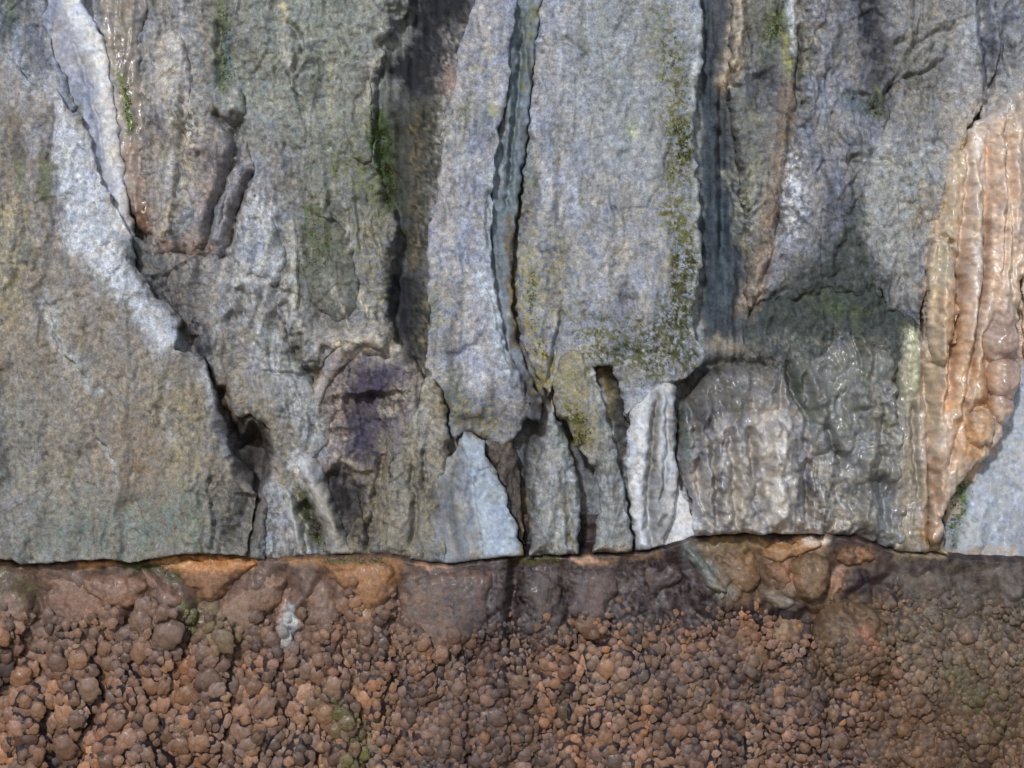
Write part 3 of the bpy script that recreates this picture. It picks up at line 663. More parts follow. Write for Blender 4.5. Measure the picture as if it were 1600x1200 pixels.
# ------------------------------------------------------------------ materials
def rock_material(name, rough=(0.62, 0.9), speck=0.35, bump=0.5, scales=(55, 150), coat=0.0, use_obj_color=False, spec=0.4):
    m = bpy.data.materials.new(name)
    m.use_nodes = True
    nt = m.node_tree; N = nt.nodes; L = nt.links
    b = N['Principled BSDF']
    tc = N.new('ShaderNodeTexCoord')
    if use_obj_color:
        src = N.new('ShaderNodeObjectInfo'); colour = src.outputs['Color']
    else:
        src = N.new('ShaderNodeVertexColor'); src.layer_name = 'Col'; colour = src.outputs['Color']
    def noise(scale, detail, rgh=0.6):
        n = N.new('ShaderNodeTexNoise')
        n.inputs['Scale'].default_value = scale
        n.inputs['Detail'].default_value = detail
        n.inputs['Roughness'].default_value = rgh
        L.new(tc.outputs['Object'], n.inputs['Vector'])
        return n
    def mr(sock, a, b_, c, d):
        n = N.new('ShaderNodeMapRange')
        for i, v in zip((1, 2, 3, 4), (a, b_, c, d)):
            n.inputs[i].default_value = v
        L.new(sock, n.inputs[0])
        return n.outputs[0]
    n1, n2, n3 = noise(scales[0], 5), noise(scales[1], 3), noise(scales[0] * 0.42, 4)
    f1 = mr(n1.outputs['Fac'], 0.25, 0.75, 1 - speck, 1 + speck)
    f2 = mr(n2.outputs['Fac'], 0.25, 0.75, 1 - speck * 0.9, 1 + speck * 0.9)
    mul = N.new('ShaderNodeMath'); mul.operation = 'MULTIPLY'
    L.new(f1, mul.inputs[0]); L.new(f2, mul.inputs[1])
    vm = N.new('ShaderNodeVectorMath'); vm.operation = 'SCALE'
    L.new(colour, vm.inputs[0]); L.new(mul.outputs[0], vm.inputs['Scale'])
    # warm / cool flecks
    hue = N.new('ShaderNodeMix'); hue.data_type = 'RGBA'; hue.blend_type = 'MULTIPLY'
    ramp = N.new('ShaderNodeValToRGB')
    ramp.color_ramp.elements[0].position = 0.36; ramp.color_ramp.elements[0].color = (0.93, 0.99, 1.10, 1)
    ramp.color_ramp.elements[1].position = 0.64; ramp.color_ramp.elements[1].color = (1.08, 1.01, 0.88, 1)
    L.new(n3.outputs['Color'], ramp.inputs[0])
    hue.inputs[0].default_value = 0.9
    L.new(vm.outputs[0], hue.inputs[6]); L.new(ramp.outputs[0], hue.inputs[7])
    L.new(hue.outputs[2], b.inputs['Base Color'])
    L.new(mr(n1.outputs['Fac'], 0.3, 0.7, rough[0], rough[1]), b.inputs['Roughness'])
    b.inputs['Specular IOR Level'].default_value = spec
    if coat:
        b.inputs['Coat Weight'].default_value = coat
        b.inputs['Coat Roughness'].default_value = 0.16
    bp = N.new('ShaderNodeBump'); bp.inputs['Strength'].default_value = bump; bp.inputs['Distance'].default_value = 0.004
    ad = N.new('ShaderNodeMath'); ad.operation = 'ADD'
    L.new(n1.outputs['Fac'], ad.inputs[0])
    L.new(mr(n2.outputs['Fac'], 0, 1, 0, 0.55), ad.inputs[1])
    L.new(ad.outputs[0], bp.inputs['Height'])
    L.new(bp.outputs[0], b.inputs['Normal'])
    return m

M_ROCK = rock_material('weathered_limestone', bump=0.7, speck=0.46, scales=(62, 210))
M_SMOOTH = rock_material('fresh_limestone', speck=0.2, bump=0.35, scales=(60, 210))
M_FLOW = rock_material('wet_flowstone', rough=(0.28, 0.5), speck=0.14, bump=0.22, coat=0.35, spec=0.5)
M_DOME = rock_material('damp_flowstone', rough=(0.3, 0.62), speck=0.24, bump=0.4, coat=0.4, spec=0.5)
M_CRUST = rock_material('calcite_crust', rough=(0.38, 0.65), speck=0.34, bump=0.6, scales=(70, 210), coat=0.06)
M_NOD = rock_material('calcite_nodules', rough=(0.36, 0.6), speck=0.32, bump=0.5, scales=(1.6, 4.5), coat=0.07, use_obj_color=True)
M_EARTH = rock_material('cave_earth', speck=0.3, bump=0.6, scales=(12, 50))

# ------------------------------------------------------------------ building meshes
def to_world(px, py, h, ref):
    k = 1 - ref * S / DIST          # a face standing ref units proud is drawn that much smaller
    return np.stack([(px - 800) * S * k, -h * S, CAMZ + (600 - py) * S * k], -1)

def make_mesh(name, V, F, C, smooth=True):
    me = bpy.data.meshes.new(name)
    nv, nf = len(V), len(F)
    me.vertices.add(nv); me.vertices.foreach_set('co', np.ascontiguousarray(V, np.float32).ravel())
    w = F.shape[1]
    me.loops.add(nf * w); me.loops.foreach_set('vertex_index', np.ascontiguousarray(F, np.int32).ravel())
    me.polygons.add(nf)
    me.polygons.foreach_set('loop_start', np.arange(0, nf * w, w, dtype=np.int32))
    me.polygons.foreach_set('loop_total', np.full(nf, w, np.int32))
    me.polygons.foreach_set('use_smooth', np.full(nf, smooth, bool))
    me.update(calc_edges=True)
    if C is not None:
        at = me.color_attributes.new('Col', 'FLOAT_COLOR', 'POINT')
        at.data.foreach_set('color', np.concatenate([C, np.ones((nv, 1))], 1).astype(np.float32).ravel())
    return me

def link(name, me, mat, parent=None, label=None, category=None, group=None, kind=None, loc=None):
    o = bpy.data.objects.new(name, me)
    if me is not None and mat is not None and len(me.materials) == 0:
        me.materials.append(mat)
    col.objects.link(o)
    if loc is not None: o.location = loc
    if parent is not None:
        o.parent = parent
    for k, v in (('label', label), ('category', category), ('group', group), ('kind', kind)):
        if v: o[k] = v
    return o

def relief_rock(x, y):
    w = 14 * fbm(x / 70, y / 110, 3, 5)
    patch = sstep(-.3, .5, fbm(x / 90, y / 140, 2, 9))
    h = 10 * fbm(x / 110, y / 220, 3, 11)
    h += 6.0 * ridged((x + w) / 60, (y + w) / 230, 2, 21)
    h += (.8 + 3.4 * patch) * ridged((x + 1.6 * w) / 22, (y + 2 * w) / 80, 2, 27)
    h += 1.3 * fbm(x / 12, y / 15, 3, 31, 0.55)
    h += 3.2 * facets((x + w) / 60, (y - w) / 110, 91) + 1.6 * facets((x + .8 * w) / 22, (y - .8 * w) / 32, 93)
    pit = sstep(.35, .75, fbm(x / 11, y / 13, 2, 37))
    return 1.3 * h - 3.2 * pit

def relief_smooth(x, y):
    w = 8 * fbm(x / 50, y / 90, 2, 15)
    return 5 * fbm(x / 120, y / 180, 3, 12) + 1.6 * ridged((x + w) / 40, y / 120, 2, 22) + 2.5 * facets((x + w) / 30, (y - w) / 60, 95) + 1.0 * fbm(x / 14, y / 18, 3, 32, .6)

def relief_flow(x, y):
    w = 9 * fbm(x / 60, y / 110, 3, 105)
    h = 10 * ridged((x + w) / 40, y / 260, 2, 121, .4) + 2.0 * ridged((x + w) / 15, y / 120, 2, 131)
    h += 2.6 * np.abs(fbm((x + w) / 16, y / 20, 3, 141))
    return h + 0.9 * fbm(x / 6, y / 7, 2, 147)

def relief_dome(x, y):
    w = 12 * fbm(x / 50, y / 70, 3, 205)
    h = 10 * ridged((x + w) / 50, y / 220, 2, 221)
    f1, f2, _ = worley((x + w) / 31, (y + w) / 42, 233)
    h += 19.0 * (0.6 - f1)
    f1, f2, _ = worley((x - w) / 13, (y + w) / 17, 237)
    return h + 5.5 * (0.6 - f1) + 1.2 * fbm(x / 8, y / 9, 2, 241, .6)

def relief_lobe(x, y):
    w = 5 * fbm(x / 14, y / 14, 2, 3)
    f1, f2, _ = worley((x + w) / 20, (y + w) / 24, 333)
    g1, g2, _ = worley((x - w) / 9, (y + w) / 11, 343)
    return 3.5 * fbm(x / 40, y / 50, 2, 301) + 4.2 * (0.5 - f1) * sstep(-.4, .5, fbm(x / 46, y / 46, 2, 353)) + 1.6 * (0.5 - g1) + 1.0 * fbm(x / 9, y / 9, 3, 311)

def relief_curtain(x, y):
    w = 12 * fbm(x / 60, y / 100, 3, 155)
    f1, f2, _ = worley((x + w) / 19, (y + w) / 52, 163)
    g1, _, _ = worley((x - .5 * w) / 10, (y + w) / 16, 167)
    return 6 * ridged((x + 1.3 * w) / 44, y / 240, 2, 161, .4) + 9 * (.55 - f1) + 3.5 * (.5 - g1) + .7 * fbm(x / 6, y / 7, 2, 169)

def shell(name, poly, depth, mat, relief=relief_rock, base=(146, 148, 146), step=2.0, tilt=(0, 0), edge=(7, 9), dome=0.0,
          warp=(5.0, .7), back=75, under=7, rough=1.0, smooth_poly=0, parent=None, clip=True, paints=PAINT, hfun=None, use_strokes=True, **kw):
    P = chaikin(poly, smooth_poly) if smooth_poly else np.array(poly, float)
    x0, x1, y0, y1 = P[:, 0].min() - 8, P[:, 0].max() + 8, P[:, 1].min() - 8, P[:, 1].max() + 8
    xs, ys = np.arange(x0, x1 + step, step), np.arange(y0, y1 + step, step)
    X, Y = np.meshgrid(xs, ys)
    wx = X + warp[0] * fbm(X / 26, Y / 26, 2, 401) + warp[1] * fbm(X / 7, Y / 7, 2, 411)
    wy = Y + warp[0] * fbm(X / 26, Y / 26, 2, 421) + warp[1] * fbm(X / 7, Y / 7, 2, 431)
    d = sdf(P, wx, wy)
    if clip:
        d = np.minimum(d, (line(X) - Y) * 0.98)
    keep = (d[:-1, :-1] > -step * .8) & (d[1:, :-1] > -step * .8) & (d[:-1, 1:] > -step * .8) & (d[1:, 1:] > -step * .8)
    gy, gx = np.gradient(d, step)
    gl = np.sqrt(gx * gx + gy * gy) + 1e-6
    mv = np.where(d < 0, np.minimum(-d, step), 0)
    X2, Y2 = X + gx / gl * mv, Y + gy / gl * mv
    used = np.zeros(X.shape, bool)
    used[:-1, :-1] |= keep; used[1:, :-1] |= keep; used[:-1, 1:] |= keep; used[1:, 1:] |= keep
    idx = np.full(X.shape, -1, np.int64)
    n = int(used.sum())
    idx[used] = np.arange(n)
    px, py, dd = X2[used], Y2[used], np.maximum(d[used], 0)
    cx, cy = P[:, 0].mean(), P[:, 1].mean()
    h = depth + tilt[0] * (px - cx) + tilt[1] * (py - cy)
    ew, ed = edge
    en = np.clip(.75 + .9 * fbm(px / 30, py / 30, 3, 441), .25, 1.8)
    ew, ed = ew * en, ed * en
    h -= ed * (1 - np.sqrt(1 - (1 - np.clip(dd / ew, 0, 1)) ** 2))
    if dome:
        R = max(float(d.max()), 1.0)
        h += dome * np.sqrt(np.clip(1 - (1 - np.clip(dd / R, 0, 1)) ** 2, 0, 1))
    h += rough * relief(px, py)
    if use_strokes:
        h += strokes(px, py)
    if hfun is not None:
        h += hfun(px, py)
    C = stain_shade(px, py, base, paints)
    V = to_world(px, py, h, depth)
    kk = np.argwhere(keep)
    a, b_, c, e = idx[kk[:, 0], kk[:, 1]], idx[kk[:, 0] + 1, kk[:, 1]], idx[kk[:, 0] + 1, kk[:, 1] + 1], idx[kk[:, 0], kk[:, 1] + 1]
    F = np.stack([a, b_, c, e], 1)
    # skirt: open edges run back into the wall, drawn inward so that the rim overhangs
    E = np.concatenate([F[:, [0, 1]], F[:, [1, 2]], F[:, [2, 3]], F[:, [3, 0]]])
    key = np.minimum(E[:, 0], E[:, 1]) * (n + 1) + np.maximum(E[:, 0], E[:, 1])
    u, inv, cnt = np.unique(key, return_inverse=True, return_counts=True)
    B = E[cnt[inv] == 1]
    bv = np.unique(B)
    GX, GY = (gx / gl)[used], (gy / gl)[used]
    rings = []
    ringC = []
    pos = n
    prev = {int(v): int(v) for v in bv}
    for t, ins in ((0.25, 0.35), (1.0, 1.0)):
        bx, by = px[bv] + GX[bv] * under * ins, py[bv] + GY[bv] * under * ins
        rings.append(to_world(bx, by, h[bv] - back * t, depth))
        ringC.append(stain_shade(bx, by, base, paints))
    nb = len(bv)
    look = np.full(n, -1, np.int64); look[bv] = np.arange(nb)
    r1 = look[B] + n
    r2 = r1 + nb
    F = np.concatenate([F, np.stack([B[:, 1], B[:, 0], r1[:, 0], r1[:, 1]], 1), np.stack([r1[:, 1], r1[:, 0], r2[:, 0], r2[:, 1]], 1)])
    V = np.concatenate([V] + rings); C = np.concatenate([C] + ringC)
    org = np.array([V[:, 0].mean(), V[:, 1].max(), V[:, 2].min()])
    if parent is not None:
        po = np.array(parent.location)
        o = link(name, make_mesh(name, V - org, F, C), mat, parent, loc=tuple(org - po), **kw)
    else:
        o = link(name, make_mesh(name, V - org, F, C), mat, None, loc=tuple(org), **kw)
    return o

# ------------------------------------------------------------------ the setting: rock face behind everything, ground
def axis(lo, a, b, hi, fine, coarse):
    return np.concatenate([np.arange(lo, a, coarse), np.arange(a, b, fine), np.arange(b, hi + coarse, coarse)])
X, Y = np.meshgrid(axis(-1500, -60, 1660, 3100, 4.0, 14.0), axis(-900, -40, 900, 1365, 4.0, 14.0))
x, y = X.ravel(), Y.ravel()
h = -30 + 8 * fbm(x / 90, y / 200, 3, 501) + 7 * ridged(x / 22, y / 190, 3, 511) + 2.5 * fbm(x / 12, y / 22, 3, 521)
h += strokes(x, y)
h -= 16 * sstep(596, 625, x) * (1 - sstep(720, 760, x)) * (1 - sstep(540, 580, y))
h -= 26 * sstep(790, 812, x) * (1 - sstep(985, 1000, x)) * sstep(600, 650, y) * (1 - sstep(868, 880, y))
far = np.maximum(np.maximum(-450 - x, x - 2050), np.maximum(-350 - y, 0))
h += sstep(0, 120, far) * (60 + 50 * fbm(x / 260, y / 400, 4, 531))
C = stain_shade(x, y, (124, 126, 126), PAINT)
C[y > 900] *= 0.9
V = to_world(x, y, h, 0)
ny, nx = X.shape
I = np.arange(ny * nx).reshape(ny, nx)
F = np.stack([I[:-1, :-1].ravel(), I[1:, :-1].ravel(), I[1:, 1:].ravel(), I[:-1, 1:].ravel()], 1)
link('rock_face', make_mesh('rock_face', V, F, C), M_ROCK, kind='structure')
gx_, gy_ = np.meshgrid(np.concatenate([np.linspace(-60, -5, 24), np.linspace(-4.8, 4.8, 90), np.linspace(5, 60, 24)]), np.concatenate([np.linspace(-60, -7, 24), np.linspace(-6.8, 0.5, 70)]))
gz = 0.05 * fbm(gx_ * 1.3, gy_ * 1.3, 4, 601) - 0.03
I = np.arange(gx_.size).reshape(gx_.shape)
F = np.stack([I[:-1, :-1].ravel(), I[:-1, 1:].ravel(), I[1:, 1:].ravel(), I[1:, :-1].ravel()], 1)
V = np.stack([gx_.ravel(), gy_.ravel(), gz.ravel()], 1)
C = np.tile(lin((132, 122, 108)), (len(V), 1)) * (1 + 0.2 * fbm(gx_.ravel() * 2, gy_.ravel() * 2, 3, 611))[:, None]
link('ground', make_mesh('ground', V, F, C), M_EARTH, kind='structure')

# ------------------------------------------------------------------ the grey rocks, left to right
shell('leaning_rock', [(-460, 40), (-120, 60), (0, 82), (22, 96), (45, 122), (66, 146), (90, 140), (112, 176), (132, 184), (142, 222), (150, 256), (158, 286), (186, 326), (207, 372),
                    (211, 414), (240, 454), (284, 498), (274, 546), (320, 556), (331, 602), (345, 650), (350, 692), (384, 738), (395, 770), (390, 820), (382, 890), (-460, 890)],
      38, M_ROCK, base=(152, 145, 134), edge=(5, 5), rough=.75, label='broad grey-brown leaning slab at lower left with a smooth pale strip along its edge', category='rock')
shell('pitted_rock', [(-460, -350), (70, -350), (72, -60), (78, 60), (100, 110), (125, 165), (100, 190), (60, 180), (20, 150), (-60, 130), (-460, 110)],
      14, M_ROCK, base=(146, 150, 154), label='grey pitted rock in the upper left corner above the broad leaning slab', category='rock')
shell('thin_rock', [(62, -350), (128, -350), (127, 0), (160, 58), (174, 130), (183, 200), (195, 290), (210, 366), (200, 380), (180, 345), (150, 300), (135, 230), (110, 190), (84, 110), (72, 40)],
      18, M_SMOOTH, relief=relief_smooth, base=(172, 176, 186), tilt=(0.02, 0), label='thin white-edged rock blade running down beside the pinkish flowstone stalk', category='rock')
shell('flowstone_stalk', [(120, -350), (245, -350), (240, -10), (216, 55), (222, 110), (232, 190), (238, 280), (244, 345), (236, 368), (214, 364), (194, 290), (182, 200), (172, 120), (158, 55)],
      0, M_FLOW, relief=relief_flow, base=(150, 142, 132), rough=.7, edge=(14, 14), dome=8, smooth_poly=1, label='narrow pinkish-brown flowstone stalk with a green moss streak, ending at the cup', category='flowstone')
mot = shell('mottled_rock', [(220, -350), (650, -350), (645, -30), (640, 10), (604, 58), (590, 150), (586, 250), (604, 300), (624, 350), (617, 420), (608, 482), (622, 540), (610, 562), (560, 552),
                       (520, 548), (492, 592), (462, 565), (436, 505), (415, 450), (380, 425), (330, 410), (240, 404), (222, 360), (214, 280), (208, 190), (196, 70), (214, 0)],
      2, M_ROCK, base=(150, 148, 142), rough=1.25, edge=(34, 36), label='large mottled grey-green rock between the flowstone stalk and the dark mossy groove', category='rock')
for P_, d_, b_ in (
    ([(246, 50), (284, 40), (298, 120), (293, 200), (284, 270), (272, 340), (264, 380), (246, 378), (240, 290), (236, 180), (238, 100)], 12, (172, 164, 154)),
    ([(300, 192), (334, 178), (358, 205), (364, 240), (347, 290), (332, 330), (320, 392), (298, 388), (305, 325), (290, 295), (284, 250), (290, 215)], 14, (164, 154, 146)),
    ([(378, 215), (398, 250), (392, 278), (376, 315), (362, 352), (354, 400), (334, 398), (346, 330), (362, 282), (372, 250)], 10, (152, 146, 142)),
    ([(334, 128), (372, 132), (384, 165), (374, 196), (345, 190), (328, 165)], 14, (150, 148, 144)),
    ([(394, 300), (432, 348), (448, 405), (442, 448), (405, 436), (370, 414), (360, 398), (378, 340)], 12, (168, 170, 172)),
    ([(470, 345), (500, 330), (545, 352), (550, 392), (560, 440), (556, 500), (520, 505), (486, 470), (470, 420)], 9, (132, 132, 120)),
    ([(536, 90), (578, 96), (580, 160), (584, 220), (575, 262), (545, 240), (530, 180)], 10, (150, 146, 138))):
    shell('fold', P_, d_, M_ROCK, base=b_, edge=(13, 14), dome=5, smooth_poly=1, back=40, under=2, rough=.8, parent=mot)
ton = shell('rock_tongue', [(203, 366), (226, 378), (280, 394), (336, 398), (372, 398), (402, 402), (428, 432), (434, 480), (452, 530), (476, 575), (502, 620), (520, 650), (512, 690), (494, 716),
                      (506, 746), (522, 790), (552, 890), (392, 890), (400, 810), (414, 750), (422, 705), (414, 668), (392, 648), (368, 650), (352, 640), (342, 610), (322, 560), (270, 545), (270, 500), (232, 455), (206, 410)],
      0, M_ROCK, base=(150, 146, 138), edge=(14, 16), rough=1.15, label='pale tongue of rock below the pinkish cup, with a dark rounded hollow on its left', category='rock')
for P_, d_ in (([(460, 714), (492, 710), (507, 745), (522, 785), (541, 830), (554, 890), (520, 890), (508, 830), (490, 790), (472, 755)], 12),
               ([(446, 758), (458, 768), (468, 810), (482, 890), (460, 890), (452, 820), (442, 785)], 8), ([(395, 432), (412, 470), (420, 540), (440, 600), (420, 610), (402, 560), (388, 490)], 6)):
    shell('strand', P_, d_, M_SMOOTH, relief=relief_smooth, base=(182, 180, 174), edge=(9, 12), dome=5, smooth_poly=1, back=40, under=2, parent=ton)
shell('hollow_floor_rock', [(320, 580), (360, 640), (400, 650), (430, 690), (420, 760), (420, 890), (330, 890), (320, 740)],
      -22, M_ROCK, base=(112, 104, 98), rough=1.0, edge=(10, 10), hfun=lambda x, y: 34 * sstep(745, 800, y), label='dark rock at the back of the rounded hollow beside the leaning rock', category='rock')  # base colour darkened to carry the hollow's shade
shell('hollow_rock', [(485, 590), (520, 548), (612, 555), (652, 566), (668, 600), (650, 680), (616, 760), (612, 890), (530, 890), (500, 745), (485, 715), (510, 660)],
      -6, M_ROCK, base=(138, 130, 124), rough=1.3, edge=(16, 16), label='recessed rock with a purple-stained hollow beside the pale tongue', category='rock')
for P_, l_ in (([(606, 690), (618, 716), (606, 790), (592, 890), (566, 890), (578, 800), (592, 735)], 'narrow olive-brown ridge at the right side of the purple hollow'),
               ([(552, 770), (564, 800), (574, 850), (572, 890), (540, 890), (544, 820)], 'small dark pointed ridge at the foot of the purple hollow')):
    shell('rock_ridge', P_, 6, M_ROCK, base=(126, 120, 106), edge=(9, 12), label=l_, category='rock')
shell('crusty_rim', [(486, 612), (498, 574), (524, 544), (566, 524), (612, 528), (648, 552), (662, 584), (640, 590), (612, 566), (566, 556), (532, 574), (512, 604), (500, 640)],
      6, M_ROCK, relief=relief_dome, base=(176, 164, 152), edge=(12, 14), rough=.5, smooth_poly=1, label='pale crusty rim arching over the purple hollow', category='crust')
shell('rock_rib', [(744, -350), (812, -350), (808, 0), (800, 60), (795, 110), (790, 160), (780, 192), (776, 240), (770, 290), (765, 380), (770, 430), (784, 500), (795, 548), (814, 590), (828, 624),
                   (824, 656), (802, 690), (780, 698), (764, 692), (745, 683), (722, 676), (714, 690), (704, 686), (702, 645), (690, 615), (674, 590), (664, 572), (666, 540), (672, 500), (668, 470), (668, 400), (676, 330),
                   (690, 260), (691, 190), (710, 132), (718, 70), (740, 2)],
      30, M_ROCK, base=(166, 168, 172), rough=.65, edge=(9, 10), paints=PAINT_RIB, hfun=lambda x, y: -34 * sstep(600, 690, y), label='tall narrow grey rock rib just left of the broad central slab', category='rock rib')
shell('streaked_rock', [(678, 572), (662, 600), (653, 640), (634, 668), (620, 700), (608, 755), (598, 800), (586, 890), (700, 890), (690, 800), (702, 700), (701, 650), (692, 616)],
      8, M_ROCK, base=(148, 142, 126), edge=(18, 20), dome=5, smooth_poly=1, label='streaked brownish column at the foot of the tall rib, left of the blue-grey wedge', category='rock')
shell('rock_wedge', [(726, 673), (744, 682), (759, 692), (759, 706), (776, 735), (791, 775), (804, 815), (813, 845), (820, 890), (634, 890), (668, 785), (690, 724), (716, 698)],
      20, M_SMOOTH, relief=relief_smooth, base=(146, 148, 146), rough=1.0, edge=(8, 9), label='blue-grey wedge of fresh rock standing on the brown crust under the rib', category='rock')
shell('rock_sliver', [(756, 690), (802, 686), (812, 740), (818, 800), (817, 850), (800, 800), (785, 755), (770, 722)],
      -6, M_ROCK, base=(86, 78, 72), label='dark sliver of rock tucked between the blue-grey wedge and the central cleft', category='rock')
shell('rock_flute', [(816, -350), (850, -350), (848, 0), (838, 80), (829, 160), (820, 240), (809, 330), (804, 380), (801, 440), (803, 505), (818, 562), (834, 598), (848, 625), (840, 660), (815, 650), (800, 590),
                     (780, 540), (772, 480), (758, 420), (758, 340), (768, 250), (780, 190), (790, 110), (802, 0)],
      2, M_SMOOTH, relief=relief_flow, base=(128, 138, 146), rough=.7, label='thin blue-grey fluted strip between the rib and the broad slab', category='rock')
shell('broad_rock', [(852, -350), (1090, -350), (1094, 0), (1100, 40), (1097, 100), (1088, 150), (1083, 200), (1086, 240), (1095, 300), (1098, 400), (1092, 450), (1083, 490), (1088, 530), (1098, 546),
                     (1102, 562), (1086, 580), (1066, 592), (1048, 600), (1026, 610), (1004, 626), (990, 640), (980, 652), (973, 636), (968, 608), (958, 575), (935, 572), (905, 575), (872, 585), (864, 606), (856, 622), (846, 606), (830, 572),
                     (812, 520), (806, 450), (809, 380), (816, 300), (826, 200), (836, 100), (846, 0)],
      24, M_ROCK, base=(164, 166, 168), rough=.6, edge=(15, 15), tilt=(0, 0.0), label='broad flat grey slab in the centre with yellow-green moss on its right edge', category='rock')
shell('rock_ribbon', [(862, 606), (872, 562), (886, 540), (903, 546), (914, 556), (931, 578), (940, 620), (951, 660), (964, 708), (975, 755), (984, 810), (994, 890), (914, 890), (930, 840), (938, 795), (931, 740),
                      (918, 718), (902, 696), (886, 662), (870, 642)],
      30, M_ROCK, base=(152, 150, 138), edge=(18, 22), dome=6, smooth_poly=1, rough=.7, label='mossy ribbon of rock tapering up into the foot of the broad slab', category='rock')
shell('pointed_rock', [(864, 620), (869, 640), (878, 662), (889, 690), (898, 720), (905, 760), (909, 800), (902, 890), (826, 890), (828, 810), (832, 760), (840, 720), (848, 680), (858, 645)],
      22, M_ROCK, base=(158, 160, 160), edge=(20, 24), dome=8, smooth_poly=1, rough=.7, label='spear-shaped grey rock at the foot of the central cleft', category='rock')
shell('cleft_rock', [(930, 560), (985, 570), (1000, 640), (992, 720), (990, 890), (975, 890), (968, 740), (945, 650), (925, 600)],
      -34, M_ROCK, base=(72, 70, 64), label='dark mossy rock deep in the gap between the ribbon and white shards', category='rock')  # mossy rock, its colour darkened further for the gap's shade
shell('white_shard', [(1047, 586), (1054, 600), (1058, 640), (1056, 680), (1056, 715), (1061, 740), (1061, 770), (1051, 810), (1034, 862), (1000, 890), (990, 830), (983, 780), (981, 720), (982, 660), (988, 635), (1005, 614), (1028, 597)],
      26, M_SMOOTH, relief=relief_smooth, base=(192, 196, 204), edge=(14, 16), dome=5, rough=.6, smooth_poly=1, label='upright whitish twin-bladed shard beside the flowstone dome', category='rock')
shell('white_chip', [(1062, 755), (1078, 800), (1098, 826), (1094, 860), (1020, 870), (1044, 815)],
      4, M_SMOOTH, relief=relief_smooth, base=(214, 218, 228), edge=(3, 3), rough=.5, label='small white triangular chip at the lower left foot of the dome', category='rock')
shell('fluted_rock', [(1146, -350), (1256, -350), (1256, 0), (1262, 60), (1260, 140), (1256, 200), (1244, 260), (1232, 330), (1218, 400), (1196, 460), (1168, 494), (1166, 420), (1162, 330), (1150, 240), (1138, 140), (1142, 60)],
      0, M_ROCK, base=(134, 134, 128), edge=(24, 28), rough=1.2, label='narrow mottled rock with a brown strand, right of the blue groove', category='rock')
shell('pillar_rock', [(1252, -350), (1416, -350), (1416, 40), (1412, 110), (1408, 180), (1396, 206), (1372, 240), (1360, 320), (1376, 388), (1390, 420), (1380, 470), (1340, 470), (1260, 470), (1215, 470), (1172, 490), (1200, 410), (1212, 340),
                      (1226, 265), (1240, 200), (1248, 120), (1250, 30)],
      8, M_ROCK, base=(138, 139, 140), edge=(40, 34), rough=1.2, label='grey pillar of rock with a dark bluish right edge above the dome', category='rock')
shell('rough_rock', [(1398, -350), (1560, -350), (1556, 0), (1566, 80), (1544, 150), (1512, 205), (1492, 280), (1474, 350), (1454, 390), (1444, 450), (1436, 510), (1390, 486), (1370, 424), (1352, 380), (1344, 330), (1352, 260), (1377, 212), (1392, 182), (1396, 100)],
      12, M_ROCK, base=(146, 147, 146), rough=1.1, edge=(14, 14), label='rough pale grey rock between the pillar and the orange curtain', category='rock')
shell('corner_rock', [(1550, -350), (2060, -350), (2060, 560), (1680, 560), (1600, 560), (1590, 300), (1530, 190), (1528, 120), (1545, 60)],
      -6, M_ROCK, base=(142, 146, 152), label='bluish-grey rock in the upper right corner behind the orange curtain', category='rock')
shell('pale_rock', [(2060, 480), (2060, 900), (1470, 900), (1480, 780), (1520, 690), (1575, 630), (1600, 560), (1700, 500)],
      -6, M_SMOOTH, relief=relief_smooth, base=(172, 182, 196), edge=(5, 5), label='smooth pale bluish slab in the lower right beneath the orange knob', category='rock')
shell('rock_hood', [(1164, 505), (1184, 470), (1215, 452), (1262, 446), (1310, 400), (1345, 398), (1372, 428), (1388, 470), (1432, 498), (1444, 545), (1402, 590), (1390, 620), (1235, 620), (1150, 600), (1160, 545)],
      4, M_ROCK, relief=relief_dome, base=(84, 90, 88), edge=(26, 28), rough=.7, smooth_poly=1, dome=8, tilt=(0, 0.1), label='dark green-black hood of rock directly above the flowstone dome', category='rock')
dome_h = lambda x, y: 78 * np.sqrt(np.clip(1 - ((x - 1172) / 128.0) ** 2 - ((np.minimum(y, 745) - 745) / 190.0) ** 2, 0, 1)) - 40
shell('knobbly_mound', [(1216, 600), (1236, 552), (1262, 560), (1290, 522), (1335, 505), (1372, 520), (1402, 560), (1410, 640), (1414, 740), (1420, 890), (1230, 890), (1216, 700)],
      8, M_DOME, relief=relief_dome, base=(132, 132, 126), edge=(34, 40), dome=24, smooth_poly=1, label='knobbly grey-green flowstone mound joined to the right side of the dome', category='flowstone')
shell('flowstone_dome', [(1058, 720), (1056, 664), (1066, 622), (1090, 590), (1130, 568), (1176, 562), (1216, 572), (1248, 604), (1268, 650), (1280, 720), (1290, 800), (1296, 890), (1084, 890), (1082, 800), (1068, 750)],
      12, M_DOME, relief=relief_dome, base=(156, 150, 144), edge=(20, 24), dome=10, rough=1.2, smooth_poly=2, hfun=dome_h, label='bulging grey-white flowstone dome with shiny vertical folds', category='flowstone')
shell('flowstone_drape', [(1410, 505), (1436, 512), (1452, 560), (1456, 640), (1462, 720), (1472, 800), (1480, 890), (1395, 890), (1396, 780), (1400, 690), (1398, 600)],
      16, M_DOME, relief=relief_flow, base=(160, 154, 138), edge=(10, 12), smooth_poly=1, label='greenish-grey fluted drape between the dome and the orange curtain', category='flowstone')
